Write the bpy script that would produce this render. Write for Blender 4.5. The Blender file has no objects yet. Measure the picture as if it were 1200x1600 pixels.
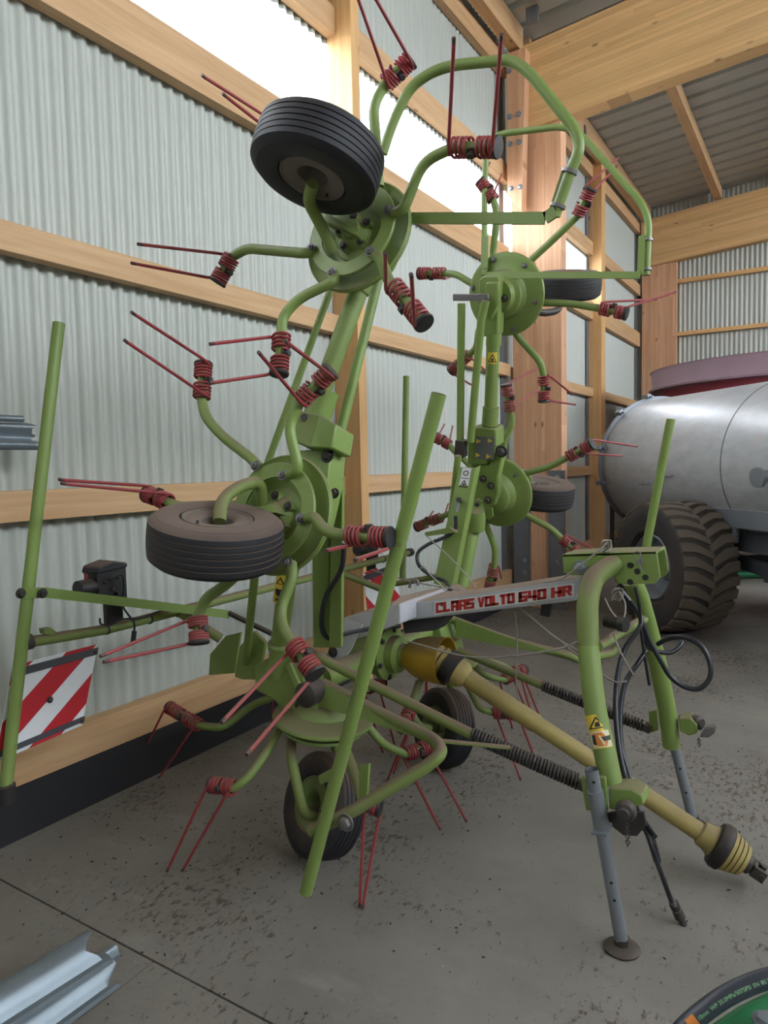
import bpy, bmesh, math, random
from mathutils import Vector as V, Matrix

S = bpy.context.scene
COL = S.collection
PI = math.pi

# ------------------------------------------------------------------ camera, sky, exposure
cam = bpy.data.cameras.new('camera')
cam_o = bpy.data.objects.new('camera', cam)
COL.objects.link(cam_o)
cam.sensor_fit = 'VERTICAL'
cam.sensor_height = 36.0
cam.lens = 24.75
cam.clip_start = 0.02
cam.clip_end = 200
cam_o.matrix_world = Matrix([[0.8468,-0.0183,0.5316,0.0],[0.5315,0.068,-0.8443,0.0],[-0.0207,0.9975,0.0673,1.6]] + [[0, 0, 0, 1]])
S.camera = cam_o

world = bpy.data.worlds.new('overcast_sky')
S.world = world
world.use_nodes = True
wb = world.node_tree.nodes['Background']
wb.inputs[0].default_value = (0.86, 0.93, 1.0, 1)
wb.inputs[1].default_value = 1.0

S.view_settings.view_transform = 'Standard'
S.view_settings.look = 'None'
S.view_settings.gamma = 1.0
S.view_settings.use_curve_mapping = False
S.view_settings.exposure = 3.8
try:
    S.cycles.use_denoising = True
    S.cycles.max_bounces = 8
    S.cycles.diffuse_bounces = 6
except Exception:
    pass


# ------------------------------------------------------------------ materials
class NT:
    """small node helper"""
    def __init__(self, name, rough=0.6, metal=0.0):
        self.m = bpy.data.materials.new(name)
        self.m.use_nodes = True
        self.t = self.m.node_tree
        self.b = self.t.nodes['Principled BSDF']
        self.b.inputs['Roughness'].default_value = rough
        self.b.inputs['Metallic'].default_value = metal
        self._co = None

    def n(self, typ, ins=None, **props):
        nd = self.t.nodes.new(typ)
        for k, v in props.items():
            setattr(nd, k, v)
        for k, v in (ins or {}).items():
            if isinstance(v, bpy.types.NodeSocket):
                self.t.links.new(v, nd.inputs[k])
            else:
                nd.inputs[k].default_value = v
        return nd

    def co(self):
        if self._co is None:
            self._co = self.n('ShaderNodeTexCoord').outputs['Object']
        return self._co

    def scaled(self, sc, loc=(0, 0, 0)):
        return self.n('ShaderNodeMapping', {'Vector': self.co(), 'Scale': sc, 'Location': loc}).outputs[0]

    def noise(self, scale, detail=4, vec=None, rough=0.6):
        return self.n('ShaderNodeTexNoise', {'Vector': vec or self.co(), 'Scale': scale, 'Detail': detail, 'Roughness': rough}).outputs[0]

    def ramp(self, fac, a, b, lo=(0, 0, 0, 1), hi=(1, 1, 1, 1)):
        r = self.n('ShaderNodeMapRange', {0: fac, 1: a, 2: b, 3: 0.0, 4: 1.0})
        return r.outputs[0]

    def mix(self, fac, a, b, mode='MIX'):
        nd = self.n('ShaderNodeMix', data_type='RGBA', blend_type=mode)
        for s, v in ((nd.inputs[0], fac), (nd.inputs[6], a), (nd.inputs[7], b)):
            if isinstance(v, bpy.types.NodeSocket):
                self.t.links.new(v, s)
            else:
                s.default_value = (*v, 1) if isinstance(v, tuple) and len(v) == 3 else v
        return nd.outputs[2]

    def math(self, op, a, b=0.0):
        return self.n('ShaderNodeMath', {0: a, 1: b}, operation=op).outputs[0]

    def color(self, sock):
        self.t.links.new(sock, self.b.inputs['Base Color'])

    def rough(self, sock):
        self.t.links.new(sock, self.b.inputs['Roughness'])

    def bump(self, h, strength=0.3, dist=0.01):
        nd = self.n('ShaderNodeBump', {'Height': h, 'Strength': strength, 'Distance': dist})
        self.t.links.new(nd.outputs[0], self.b.inputs['Normal'])


DUST = (0.17, 0.12, 0.083)


def dusty(name,  col, rough=0.5, metal=0.0, dust=0.8, wear=None, dcol=DUST, spec=0.5, fine=0.15):
    """paint or metal with settled dust lying on whatever faces up, plus a thin uneven film"""
    t = NT(name, rough, metal)
    t.b.inputs['Specular IOR Level'].default_value = spec
    nz = t.n('ShaderNodeSeparateXYZ', {0: t.n('ShaderNodeNewGeometry').outputs['Normal']}).outputs[2]
    ns = t.noise(9, 5)
    up = t.ramp(t.math('ADD', nz, t.math('MULTIPLY', t.math('SUBTRACT', ns, 0.5), 0.7)), 0.25, 0.85)
    film = t.math('MULTIPLY', t.ramp(t.noise(2.3, 6), 0.35, 0.8), fine)
    f = t.math('MAXIMUM', t.math('MULTIPLY', up, dust), film)
    base = t.mix(t.math('MULTIPLY', t.noise(30, 4), 0.35), col, tuple(c * 0.6 for c in col))
    if wear:
        base = t.mix(t.ramp(t.noise(26, 5), 0.70, 0.74), base, wear)
    t.color(t.mix(f, base, dcol))
    r = t.n('ShaderNodeMapRange', {0: f, 3: rough, 4: 0.95})
    t.rough(r.outputs[0])
    if metal:
        mm = t.n('ShaderNodeMapRange', {0: f, 3: metal, 4: 0.0})
        t.t.links.new(mm.outputs[0], t.b.inputs['Metallic'])
    return t.m


def wood(name, grain=2, lam=None, pitch=0.04, slope=0.0, tone=(0.60, 0.335, 0.13), light=(0.78, 0.49, 0.22)):
    """spruce: rings drawn out along `grain` axis, knots, glued lamellae stacked along `lam`"""
    t = NT(name, 0.62)
    sc = [26.0, 26.0, 26.0]
    sc[grain] = 1.3
    vec = t.co()
    if slope:
        s = t.n('ShaderNodeSeparateXYZ', {0: vec})
        z = t.math('SUBTRACT', s.outputs[2], t.math('MULTIPLY', s.outputs[0], slope))
        vec = t.n('ShaderNodeCombineXYZ', {0: s.outputs[0], 1: s.outputs[1], 2: z}).outputs[0]
    mp = t.n('ShaderNodeMapping', {'Vector': vec, 'Scale': tuple(sc)}).outputs[0]
    g = t.noise(1.0, 6, mp, 0.65)
    c = t.mix(t.ramp(g, 0.3, 0.72), tone, light)
    if lam is not None:
        s = t.n('ShaderNodeSeparateXYZ', {0: vec})
        k = t.math('DIVIDE', s.outputs[lam], pitch)
        fl = t.math('FLOOR', k)
        seg = t.math('FLOOR', t.math('ADD', t.math('MULTIPLY', s.outputs[grain], 0.55), t.math('MULTIPLY', fl, 0.37)))
        wn = t.n('ShaderNodeTexWhiteNoise', {'Vector': t.n('ShaderNodeCombineXYZ', {0: fl, 1: seg}).outputs[0]}).outputs[0]
        c = t.mix(t.math('MULTIPLY', wn, 0.45), c, tuple(x * 0.62 for x in tone))
        fr = t.math('FRACT', k)
        line = t.math('LESS_THAN', fr, 0.05)
        c = t.mix(t.math('MULTIPLY', line, 0.45), c, (0.2, 0.1, 0.04))
    kv = [9.0, 9.0, 9.0]
    kv[grain] = 3.6
    vor = t.n('ShaderNodeTexVoronoi', {'Vector': t.n('ShaderNodeMapping', {'Vector': vec, 'Scale': tuple(kv)}).outputs[0], 'Scale': 1.0})
    knot = t.ramp(vor.outputs['Distance'], 0.16, 0.06)
    keep = t.math('GREATER_THAN', t.n('ShaderNodeSeparateColor', {0: vor.outputs['Color']}).outputs[0], 0.58)
    c = t.mix(t.math('MULTIPLY', t.math('MULTIPLY', knot, keep), 0.8), c, (0.13, 0.055, 0.02))
    c = t.mix(t.math('MULTIPLY', t.noise(1.1, 4), 0.25), c, (0.36, 0.2, 0.1))
    t.color(c)
    t.bump(g, 0.08, 0.004)
    return t.m


def plain(name, col, rough=0.6, metal=0.0, var=0.25, scale=14):
    t = NT(name, rough, metal)
    t.color(t.mix(t.math('MULTIPLY', t.noise(scale, 5), var), col, tuple(c * 0.45 for c in col)))
    return t.m


M = {}
M['green'] = dusty('green_paint', (0.205, 0.305, 0.072), 0.42, dust=0.75, fine=0.3, wear=(0.12, 0.13, 0.08))
M['green_dark'] = dusty('green_paint_dustier', (0.205, 0.305, 0.072), 0.5, dust=0.9, fine=0.35)  # same green base colour, rougher and under more dust
M['dust_green'] = dusty('green_paint_under_dust', (0.18, 0.25, 0.06), 0.6, dust=0.95, fine=0.6)
M['red'] = dusty('red_spring_paint', (0.33, 0.026, 0.04), 0.42, dust=0.6, wear=(0.05, 0.025, 0.025), fine=0.35)
M['tine_tip'] = dusty('worn_tine_steel', (0.10, 0.05, 0.05), 0.5, 0.3, dust=0.3)
M['rubber'] = dusty('tyre_rubber', (0.012, 0.014, 0.02), 0.6, dust=0.92, fine=0.08, dcol=(0.135, 0.095, 0.074))
M['rim'] = dusty('dusty_wheel_rim', (0.17, 0.155, 0.14), 0.6, dust=0.92, fine=0.6, dcol=(0.14, 0.10, 0.078))
M['rim_green'] = dusty('green_wheel_rim', (0.13, 0.21, 0.06), 0.6, dust=0.8, fine=0.5)
M['rim_red'] = dusty('reddish_wheel_rim', (0.36, 0.07, 0.06), 0.6, dust=0.6, fine=0.4)
M['steel'] = dusty('bare_steel', (0.22, 0.22, 0.23), 0.42, 0.7, dust=0.5, fine=0.3)
M['dark_steel'] = dusty('oily_dark_steel', (0.045, 0.042, 0.042), 0.5, 0.3, dust=0.32, fine=0.2)
M['zinc'] = dusty('galvanised_tube', (0.30, 0.33, 0.37), 0.42, 0.65, dust=0.25, fine=0.2, dcol=(0.16, 0.15, 0.14))
M['black'] = dusty('black_plastic', (0.012, 0.012, 0.015), 0.5, dust=0.25, fine=0.1)
M['hose'] = plain('black_rubber_hose', (0.018, 0.02, 0.028), 0.4)
M['grey_paint'] = dusty('light_grey_paint', (0.50, 0.52, 0.57), 0.45, dust=0.95, fine=0.25, dcol=(0.23, 0.165, 0.12))
M['white'] = plain('white_film', (0.70, 0.72, 0.74), 0.4, var=0.2)
M['sign_red'] = plain('red_film', (0.48, 0.02, 0.03), 0.35, var=0.3)
M['letter_red'] = plain('red_lettering', (0.50, 0.03, 0.03), 0.5, var=0.3)
M['sticker_yellow'] = plain('yellow_film', (0.75, 0.55, 0.06), 0.5, var=0.35)
M['sticker_cream'] = plain('cream_film', (0.72, 0.66, 0.46), 0.5, var=0.3)
M['ink'] = plain('black_ink', (0.015, 0.015, 0.015), 0.5)
M['orange'] = plain('orange_ink', (0.62, 0.20, 0.03), 0.5)
M['yellow'] = dusty('yellow_plastic_guard', (0.50, 0.30, 0.02), 0.38, dust=0.75, fine=0.25)
M['yellow_old'] = dusty('faded_yellow_plastic', (0.42, 0.33, 0.10), 0.55, dust=0.85, fine=0.55, dcol=(0.25, 0.19, 0.10))
M['rope'] = plain('bale_twine', (0.30, 0.28, 0.25), 0.9)
M['wood_y'] = wood('spruce_girt', 1, tone=(0.50, 0.30, 0.145), light=(0.66, 0.44, 0.24))
M['wood_z'] = wood('spruce_post', 2)
M['wood_x'] = wood('spruce_girt_across', 0)
M['glulam_z'] = wood('glulam_column', 2, 0, 0.042, 0.0, (0.62, 0.32, 0.18), (0.80, 0.49, 0.30))
M['glulam_x'] = wood('glulam_rafter', 0, 2, 0.042, 0.085, (0.70, 0.42, 0.17), (0.86, 0.58, 0.28))
M['kick'] = plain('black_kick_board', (0.022, 0.023, 0.028), 0.6, var=0.5, scale=3)
M['roof'] = plain('grey_roof_sheet', (0.47, 0.485, 0.455), 0.5, 0.0, var=0.25, scale=2)
M['plate_grey'] = plain('grey_steel_plate', (0.17, 0.175, 0.19), 0.5, 0.3, var=0.3)
M['gal_bright'] = plain('bright_galvanised_profile', (0.27, 0.32, 0.36), 0.46, 0.6, var=0.6, scale=12)
M['hopper_red'] = plain('faded_red_paint', (0.33, 0.035, 0.06), 0.5, var=0.5, scale=2.2)
M['hopper_rim'] = plain('scuffed_purple_rim', (0.33, 0.22, 0.26), 0.6, var=0.6, scale=3)
M['green_gloss'] = plain('dark_green_gloss', (0.02, 0.17, 0.07), 0.3, var=0.2)
M['green_film'] = plain('green_print', (0.25, 0.55, 0.28), 0.6)
M['tread'] = dusty('flotation_tyre_rubber', (0.028, 0.027, 0.03), 0.75, dust=0.3, fine=0.55, dcol=(0.10, 0.08, 0.065))
M['lug'] = dusty('worn_tyre_lug', (0.10, 0.08, 0.062), 0.8, dust=0.4, fine=0.6, dcol=(0.14, 0.11, 0.085))
M['frame_dark'] = plain('dark_chassis_paint', (0.05, 0.05, 0.06), 0.6)
M['dirt'] = plain('soil_crumbs', (0.06, 0.045, 0.034), 0.9)
M['lamp_red'] = plain('red_lens', (0.35, 0.02, 0.02), 0.25)
M['hose_thick'] = plain('grey_black_hose', (0.035, 0.04, 0.055), 0.38)
M['ground'] = plain('yard_gravel', (0.22, 0.21, 0.19), 0.9)

# wall cladding: pale coated steel, slightly streaked
t = NT('pale_corrugated_steel', 0.45, 0.0)
st = t.noise(1.0, 4, t.scaled((3, 3, 0.35)))
t.color(t.mix(t.math('MULTIPLY', st, 0.35), (0.455, 0.48, 0.44), (0.36, 0.38, 0.345)))
M['cladding'] = t.m

# tank: hot dip galvanised, mottled, with scuffs of pink
t = NT('galvanised_tank', 0.38, 0.25)
c = t.mix(t.ramp(t.noise(5, 6, t.scaled((1, 1, 2.2))), 0.3, 0.75), (0.40, 0.41, 0.43), (0.52, 0.53, 0.55))
c = t.mix(t.math('MULTIPLY', t.ramp(t.noise(2.6, 5), 0.62, 0.74), 0.55), c, (0.56, 0.41, 0.38))
c = t.mix(t.math('MULTIPLY', t.ramp(t.noise(38, 3), 0.66, 0.72), 0.5), c, (0.2, 0.2, 0.21))
t.color(c)
M['tank'] = t.m

# concrete floor: grey, dirt clots and straw dust, pale scuffs
t = NT('dirty_concrete', 0.82)
c = t.mix(t.ramp(t.noise(1.4, 6), 0.3, 0.72), (0.165, 0.152, 0.132), (0.235, 0.217, 0.19))
c = t.mix(t.math('MULTIPLY', t.ramp(t.noise(9, 7, None, 0.7), 0.52, 0.72), 0.35), c, (0.16, 0.14, 0.12))
d1 = t.noise(30, 5, t.scaled((1.4, 0.7, 1)), 0.75)
d2 = t.ramp(t.noise(1.1, 3, t.scaled((1, 1, 1), (3.1, 0.4, 0))), 0.42, 0.68)
c = t.mix(t.math('MULTIPLY', t.ramp(t.math('ADD', d1, t.math('MULTIPLY', d2, 0.16)), 0.62, 0.70), 0.85), c, (0.065, 0.045, 0.032))
d3 = t.noise(70, 3, None, 0.6)
d4 = t.math('MULTIPLY', t.ramp(t.noise(5, 6, t.scaled((1, 1.6, 1), (2.2, 5.5, 0)), 0.75), 0.56, 0.70), d2)
c = t.mix(t.math('MULTIPLY', d4, 0.75), c, (0.075, 0.052, 0.038))
c = t.mix(t.math('MULTIPLY', t.ramp(d3, 0.72, 0.78), 0.6), c, (0.09, 0.07, 0.05))
c = t.mix(t.math('MULTIPLY', t.ramp(t.noise(55, 2, t.scaled((1, 1, 1), (7, 2, 0))), 0.745, 0.77), 0.7), c, (0.55, 0.53, 0.5))
c = t.mix(t.math('MULTIPLY', t.ramp(t.noise(2.4, 5, t.scaled((1, 2.5, 1), (1, 9, 0))), 0.60, 0.75), 0.4), c, (0.31, 0.295, 0.265))
t.color(c)
t.bump(t.noise(45, 6), 0.25, 0.004)
M['concrete'] = t.m


# ------------------------------------------------------------------ mesh helpers
def nrm(v):
    return V(v).normalized()


def frame(ax):
    z = nrm(ax)
    a = V((0, 0, 1)) if abs(z.z) < 0.92 else V((1, 0, 0))
    x = a.cross(z).normalized()
    return x, z.cross(x), z


def rounded(pts, rad, k=6):
    """polyline with filleted corners"""
    pts = [V(p) for p in pts]
    out = [pts[0]]
    for i in range(1, len(pts) - 1):
        a, b, c = pts[i - 1], pts[i], pts[i + 1]
        la, lc = (a - b).length, (c - b).length
        r = min(rad, la * 0.49, lc * 0.49)
        p, q = b + (a - b) / la * r, b + (c - b) / lc * r
        for j in range(k + 1):
            s = j / k
            out.append(p * (1 - s) ** 2 + b * (2 * s * (1 - s)) + q * s * s)
    out.append(pts[-1])
    return out


def smooth_path(pts, k=6):
    pts = [V(p) for p in pts]
    q = [pts[0] * 2 - pts[1]] + pts + [pts[-1] * 2 - pts[-2]]
    out = []
    for i in range(1, len(q) - 2):
        a, b, c, d = q[i - 1:i + 3]
        for j in range(k):
            s = j / k
            out.append(0.5 * ((2 * b) + (c - a) * s + (2 * a - 5 * b + 4 * c - d) * s * s + (3 * b - a - 3 * c + d) * s ** 3))
    out.append(pts[-1])
    return out


class MB:
    def __init__(self):
        self.v, self.f, self.mi = [], [], []
        self.cur = 0

    def add(self, vs, fs):
        o = len(self.v)
        self.v += [tuple(x) for x in vs]
        self.f += [tuple(i + o for i in f) for f in fs]
        self.mi += [self.cur] * len(fs)
        return self

    def tube(self, pts, r, n=12, caps=True, inner=0.0):
        pts = [V(p) for p in pts]
        m = len(pts)
        rs = r if isinstance(r, (list, tuple)) else [r] * m
        tg = []
        for i in range(m):
            a = pts[max(i - 1, 0)]
            b = pts[min(i + 1, m - 1)]
            tg.append((b - a).normalized())
        x, y, _ = frame(tg[0])
        vs, fs = [], []
        for i in range(m):
            if i:
                rot = tg[i - 1].rotation_difference(tg[i])
                x = rot @ x
            x = (x - tg[i] * x.dot(tg[i])).normalized()
            y = tg[i].cross(x)
            for j in range(n):
                a = 2 * PI * j / n
                vs.append(pts[i] + x * (rs[i] * math.cos(a)) + y * (rs[i] * math.sin(a)))
        for i in range(m - 1):
            for j in range(n):
                k = (j + 1) % n
                fs.append((i * n + j, i * n + k, (i + 1) * n + k, (i + 1) * n + j))
        if caps:
            fs.append(tuple(range(n))[::-1])
            fs.append(tuple((m - 1) * n + j for j in range(n)))
        return self.add(vs, fs)

    def box(self, c, size, ax=None):
        c = V(c)
        x, y, z = [V(a) for a in ax] if ax else (V((1, 0, 0)), V((0, 1, 0)), V((0, 0, 1)))
        h = [s / 2 for s in size]
        vs = [c + x * (h[0] * i) + y * (h[1] * j) + z * (h[2] * k) for i in (-1, 1) for j in (-1, 1) for k in (-1, 1)]
        return self.add(vs, [(0, 1, 3, 2), (4, 6, 7, 5), (0, 4, 5, 1), (2, 3, 7, 6), (0, 2, 6, 4), (1, 5, 7, 3)])

    def span(self, lo, hi):
        lo, hi = V(lo), V(hi)
        return self.box((lo + hi) / 2, tuple(abs(a) for a in (hi - lo)))

    def beam(self, a, b, w, h, up=(0, 0, 1)):
        """rectangular bar from a to b"""
        a, b = V(a), V(b)
        z = (b - a).normalized()
        x = V(up).cross(z)
        if x.length < 1e-4:
            x = V((1, 0, 0)).cross(z)
        x.normalize()
        y = z.cross(x)
        return self.box((a + b) / 2, (w, h, (b - a).length), (x, y, z))

    def prism(self, poly, vec):
        poly = [V(p) for p in poly]
        vec = V(vec)
        n = len(poly)
        vs = poly + [p + vec for p in poly]
        fs = [tuple(range(n))[::-1], tuple(range(n, 2 * n))]
        fs += [(i, (i + 1) % n, n + (i + 1) % n, n + i) for i in range(n)]
        return self.add(vs, fs)

    def lathe(self, o, ax, prof, n=32, closed=False):
        """prof: (radius, height along ax)"""
        o = V(o)
        x, y, z = frame(ax)
        vs, fs, idx = [], [], []
        for r, h in prof:
            if r < 1e-6:
                idx.append([len(vs)])
                vs.append(o + z * h)
            else:
                idx.append(list(range(len(vs), len(vs) + n)))
                for j in range(n):
                    a = 2 * PI * j / n
                    vs.append(o + z * h + x * (r * math.cos(a)) + y * (r * math.sin(a)))
        prs = list(zip(idx, idx[1:]))
        if closed:
            prs.append((idx[-1], idx[0]))
        for A, B in prs:
            for j in range(n):
                k = (j + 1) % n
                if len(A) == 1 and len(B) == 1:
                    continue
                if len(A) == 1:
                    fs.append((A[0], B[k], B[j]))
                elif len(B) == 1:
                    fs.append((A[j], A[k], B[0]))
                else:
                    fs.append((A[j], A[k], B[k], B[j]))
        return self.add(vs, fs)

    def coil(self, p0, p1, R, wr, turns, per=14, n=6, phase=0.0):
        p0, p1 = V(p0), V(p1)
        x, y, z = frame(p1 - p0)
        ln = (p1 - p0).length
        k = int(turns * per)
        pts = [p0 + z * (ln * i / k) + x * (R * math.cos(2 * PI * i / per + phase)) + y * (R * math.sin(2 * PI * i / per + phase)) for i in range(k + 1)]
        return self.tube(pts, wr, n)

    def bolt(self, p, ax, r=0.012, h=0.012, shaft=0.0):
        p = V(p)
        ax = nrm(ax)
        self.lathe(p, ax, [(0, 0), (r * 1.5, 0), (r * 1.5, h * 0.25), (0, h * 0.25)], 14)
        self.lathe(p, ax, [(r * 1.05, h * 0.2), (r * 1.05, h), (r * 0.85, h * 1.12), (0, h * 1.12)], 6)
        if shaft:
            self.lathe(p, ax, [(r * 0.5, h), (r * 0.5, h + shaft), (0, h + shaft)], 8)
        return self


def prop(o, label=None, category=None, group=None, kind=None):
    for k, v in (('label', label), ('category', category), ('group', group), ('kind', kind)):
        if v:
            o[k] = v
    return o


def obj(name, mb, mats, parent=None, bevel=0.0, angle=38, **kw):
    me = bpy.data.meshes.new(name)
    me.from_pydata(mb.v, [], mb.f)
    mats = mats if isinstance(mats, (list, tuple)) else [mats]
    for m in mats:
        me.materials.append(M[m])
    if len(mats) > 1:
        me.polygons.foreach_set('material_index', mb.mi)
    bm = bmesh.new()
    bm.from_mesh(me)
    bmesh.ops.recalc_face_normals(bm, faces=bm.faces)
    bm.to_mesh(me)
    bm.free()
    me.polygons.foreach_set('use_smooth', [True] * len(me.polygons))
    me.set_sharp_from_angle(angle=math.radians(angle))
    me.update()
    o = bpy.data.objects.new(name, me)
    COL.objects.link(o)
    if parent is not None:
        o.parent = parent
        off = V((0, 0, 0))
        q = parent
        while q is not None:
            off += q.location
            q = q.parent
        o.location = -off
    if bevel:
        b = o.modifiers.new('edge', 'BEVEL')
        b.width = bevel
        b.segments = 2
        b.limit_method = 'ANGLE'
        b.angle_limit = math.radians(50)
    return prop(o, **kw)


def empty(name, loc, **kw):
    o = bpy.data.objects.new(name, None)
    o.location = loc
    COL.objects.link(o)
    return prop(o, **kw)


def one(name, mats, parent, shape, *a, bevel=0.0, label=None, kind=None, **k):
    """one shape call straight into one object"""
    mb = MB()
    getattr(mb, shape)(*a, **k)
    return obj(name, mb, mats, parent, bevel, label=label, kind=kind)


# ------------------------------------------------------------------ the shed
def structure(name, mb=None, mats=None, loc=(0, 0, 0), **k):
    if mb is None:
        return empty(name, loc, kind='structure', **k)
    return obj(name, mb, mats, kind='structure', **k)


Y0, Y1, XR = -3.2, 13.66, 7.0
WX = -2.955                                   # inner face of the girts on the left wall
one('ground', 'ground', None, 'span', (-40, -40, -0.4), (40, 50, -0.16), kind='structure', label='gravel yard around the shed')

# floor: concrete bays parted by saw cuts
fl = structure('floor', label='dusty grey concrete floor in large bays')
JX, JY, G = -1.829, 1.44, 0.004
one('subfloor', 'frame_dark', fl, 'span', (-3.1, Y0, -0.16), (XR, Y1 + 0.2, -0.012))
bays = [(-3.06, JX, Y0, JY), (JX, XR, Y0, JY)]
bays += [(-3.06, XR, JY, 7.4), (-3.06, XR, 7.4, Y1 + 0.15)]
for i, (xa, xb, ya, yb) in enumerate(bays):
    one('floor_slab', 'concrete', fl, 'span', (xa + G, ya + G, -0.014), (xb - G, yb - G, 0.0))


def cladding(parent, y_or_x, z0, z1, axis, fixed, amp=0.011, pitch=0.076):
    """corrugated steel in sheets of 14 waves"""
    a, b = y_or_x
    w = 14 * pitch
    k = 0
    while a + k * w < b - 0.01:
        s0, s1 = a + k * w, min(a + (k + 1) * w + 0.02, b)
        st = max(2, int((s1 - s0) / pitch * 8))
        mb = MB()
        vs, fs = [], []
        for i in range(st + 1):
            s = s0 + (s1 - s0) * i / st
            ph = 2 * PI * s / pitch
            q = math.sin(ph)
            dep = fixed + amp * (abs(q) ** 0.75 * (1 if q > 0 else -1)) + (0.0015 if k % 2 else 0)
            zt = z1(s) if callable(z1) else z1
            for z in (z0, zt):
                vs.append((dep, s, z) if axis == 'y' else (s, dep, z))
        for i in range(st):
            fs.append((2 * i, 2 * i + 2, 2 * i + 3, 2 * i + 1))
        mb.add(vs, fs)
        o = obj('cladding_sheet', mb, 'cladding', parent, angle=80)
        k += 1


ROOF = lambda x: 6.13 + 0.085 * (x + 2.74)

wl = structure('wall_left', loc=(-3.03, 5, 0), label='left wall of corrugated pale steel with an open light strip')
SX = -3.045
cladding(wl, (Y0, Y1 + 0.18), 0.15, 3.80, 'y', SX)
cladding(wl, (Y0, 10.7), 4.56, 6.09, 'y', SX)
cladding(wl, (10.7, Y1 + 0.18), 3.80, 6.09, 'y', SX)
for ya, yb in ((Y0, 4.186), (4.28, 7.36), (7.56, 10.6), (10.8, Y1)):
    for za, zb in ((1.385, 1.519), (2.535, 2.663), (3.66, 3.915), (4.59, 4.78), (5.69, 5.88)):
        one('girt', 'wood_y', wl, 'span', (-3.03, ya, za), (WX, yb, zb), bevel=0.002)
for ya, yb in ((Y0, 1.52), (1.524, 4.186), (4.28, 7.36), (7.56, 10.6), (10.8, Y1)):
    one('sill_board', 'wood_y', wl, 'span', (-3.03, ya, 0.235), (WX, yb, 0.403), bevel=0.002)
one('post', 'wood_z', wl, 'span', (-3.03, 4.185, 0.0), (-2.823, 4.284, 6.0), bevel=0.002)
one('post', 'wood_z', wl, 'span', (-3.03, 10.59, 0.0), (-2.834, 10.80, 6.0), bevel=0.002)
for y in (7.30, 13.60, 10.53):
    one('flashing', 'plate_grey', wl, 'span', (-3.034, y - 0.06, 0.25), (-3.02, y + 0.06, 6.0))
bb = MB()
bb.span((-3.05, 1.524, 0), (-2.953, Y1, 0.233))
obj('baseboard_left', bb, 'kick', kind='structure', label='black kick board along the foot of the left wall')
one('kick_board', 'kick', bpy.data.objects['baseboard_left'], 'span', (-3.05, Y0, 0), (-2.952, 1.52, 0.236))

# glued timber column with its bolted shoe and splice block
col = one('column', 'glulam_z', wl, 'span', (-2.925, 7.35, 0.0), (-2.385, 7.53, 5.3), bevel=0.003)
for xa, xb in ((-2.925, -2.735), (-2.53, -2.345)):
    mb = MB()
    mb.span((xa, 7.338, 0.0), (xb, 7.35, 1.50))
    mb.span((xa, 7.325, 0.0), (xa + 0.012, 7.35, 1.50))
    mb.span((xb - 0.012, 7.325, 0.0), (xb, 7.35, 1.50))
    o = obj('steel_shoe', mb, 'plate_grey', col)
for x, z in [(-2.8019,0.5138),(-2.803,0.3729),(-2.4239,0.5182),(-2.4304,1.4281)]:
    one('bolt', 'zinc', col, 'bolt', (x, 7.338, z), (0, -1, 0), 0.018, 0.02)
blk = MB()
blk.prism([(-2.90, 7.17, 5.83), (-2.69, 7.17, 5.83), (-2.745, 7.17, 4.21), (-2.90, 7.17, 4.40)], (0, 0.135, 0))
sp = obj('splice_block', blk, 'glulam_z', wl, bevel=0.003)
for p in [(-2.8698,7.17,5.6467),(-2.8634,7.17,5.188),(-2.7672,7.17,5.1859),(-2.8633,7.17,4.912),(-2.7643,7.17,4.9064),(-2.858,7.17,4.4601),(-2.7574,7.17,4.4526)]:
    one('bolt', 'zinc', sp, 'bolt', p, (0, -1, 0), 0.02, 0.018)

# back wall
wbk = structure('wall_back', loc=(1, 13.8, 0), label='back wall of corrugated pale steel behind thin girts')
cladding(wbk, (-3.05, XR), 0.15, lambda s: ROOF(s) + 0.02, 'x', 13.80)
for za, zb in ((0.235, 0.40), (1.40, 1.47), (2.55, 2.62), (3.795, 3.865), (4.725, 4.80)):
    one('girt', 'wood_x', wbk, 'span', (-2.325, 13.70, za), (XR, 13.785, zb), bevel=0.002)
one('column', 'glulam_z', wbk, 'span', (-2.925, 13.66, 0.0), (-2.33, 13.785, 5.1), bevel=0.003)
for x in (0.9, 4.0):
    one('post', 'wood_z', wbk, 'span', (x, 13.66, 0.0), (x + 0.1, 13.70, 5.3), bevel=0.002)
one('trim_1', 'kick', None, 'span', (-3.0, 13.70, 0), (XR, 13.84, 0.233), kind='structure', label='black kick board along the back wall')

# right wall, outside the picture: closed low, open band above set for the light
wr = structure('wall_right', loc=(XR, 5, 0), label='unseen right wall of the shed, its opening set for the light')
RWALL, RTOP = 4.6, 6.9
cladding(wr, (Y0, Y1), 0.0, RWALL, 'y', XR + 0.02)
cladding(wr, (Y0, Y1), RTOP, 6.95, 'y', XR + 0.02)
for y in (Y0, 4.2, 7.35, 10.6, Y1):
    one('post', 'wood_z', wr, 'span', (XR - 0.1, y, 0.0), (XR + 0.0, y + 0.15, 6.9))

FWALL = lambda s: ROOF(s) + 0.02  # unseen front wall, closed up to the roof to keep light out
wf = structure('wall_front', loc=(2, Y0, 0), label='unseen front wall of the shed, closed to the roof to block light')
cladding(wf, (-3.05, XR), 0.0, FWALL, 'x', Y0 - 0.1)
for x in (-3.0, 0.4, 3.8, 6.9):
    one('post', 'wood_z', wf, 'span', (x, Y0 - 0.08, 0.0), (x + 0.15, Y0, 5.9))

# roof: rafters across, purlins along, trapezoid sheets on top
ce = structure('ceiling', loc=(1, 5, 6.2), label='grey trapezoid roof sheets on glued rafters and purlins')


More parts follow.
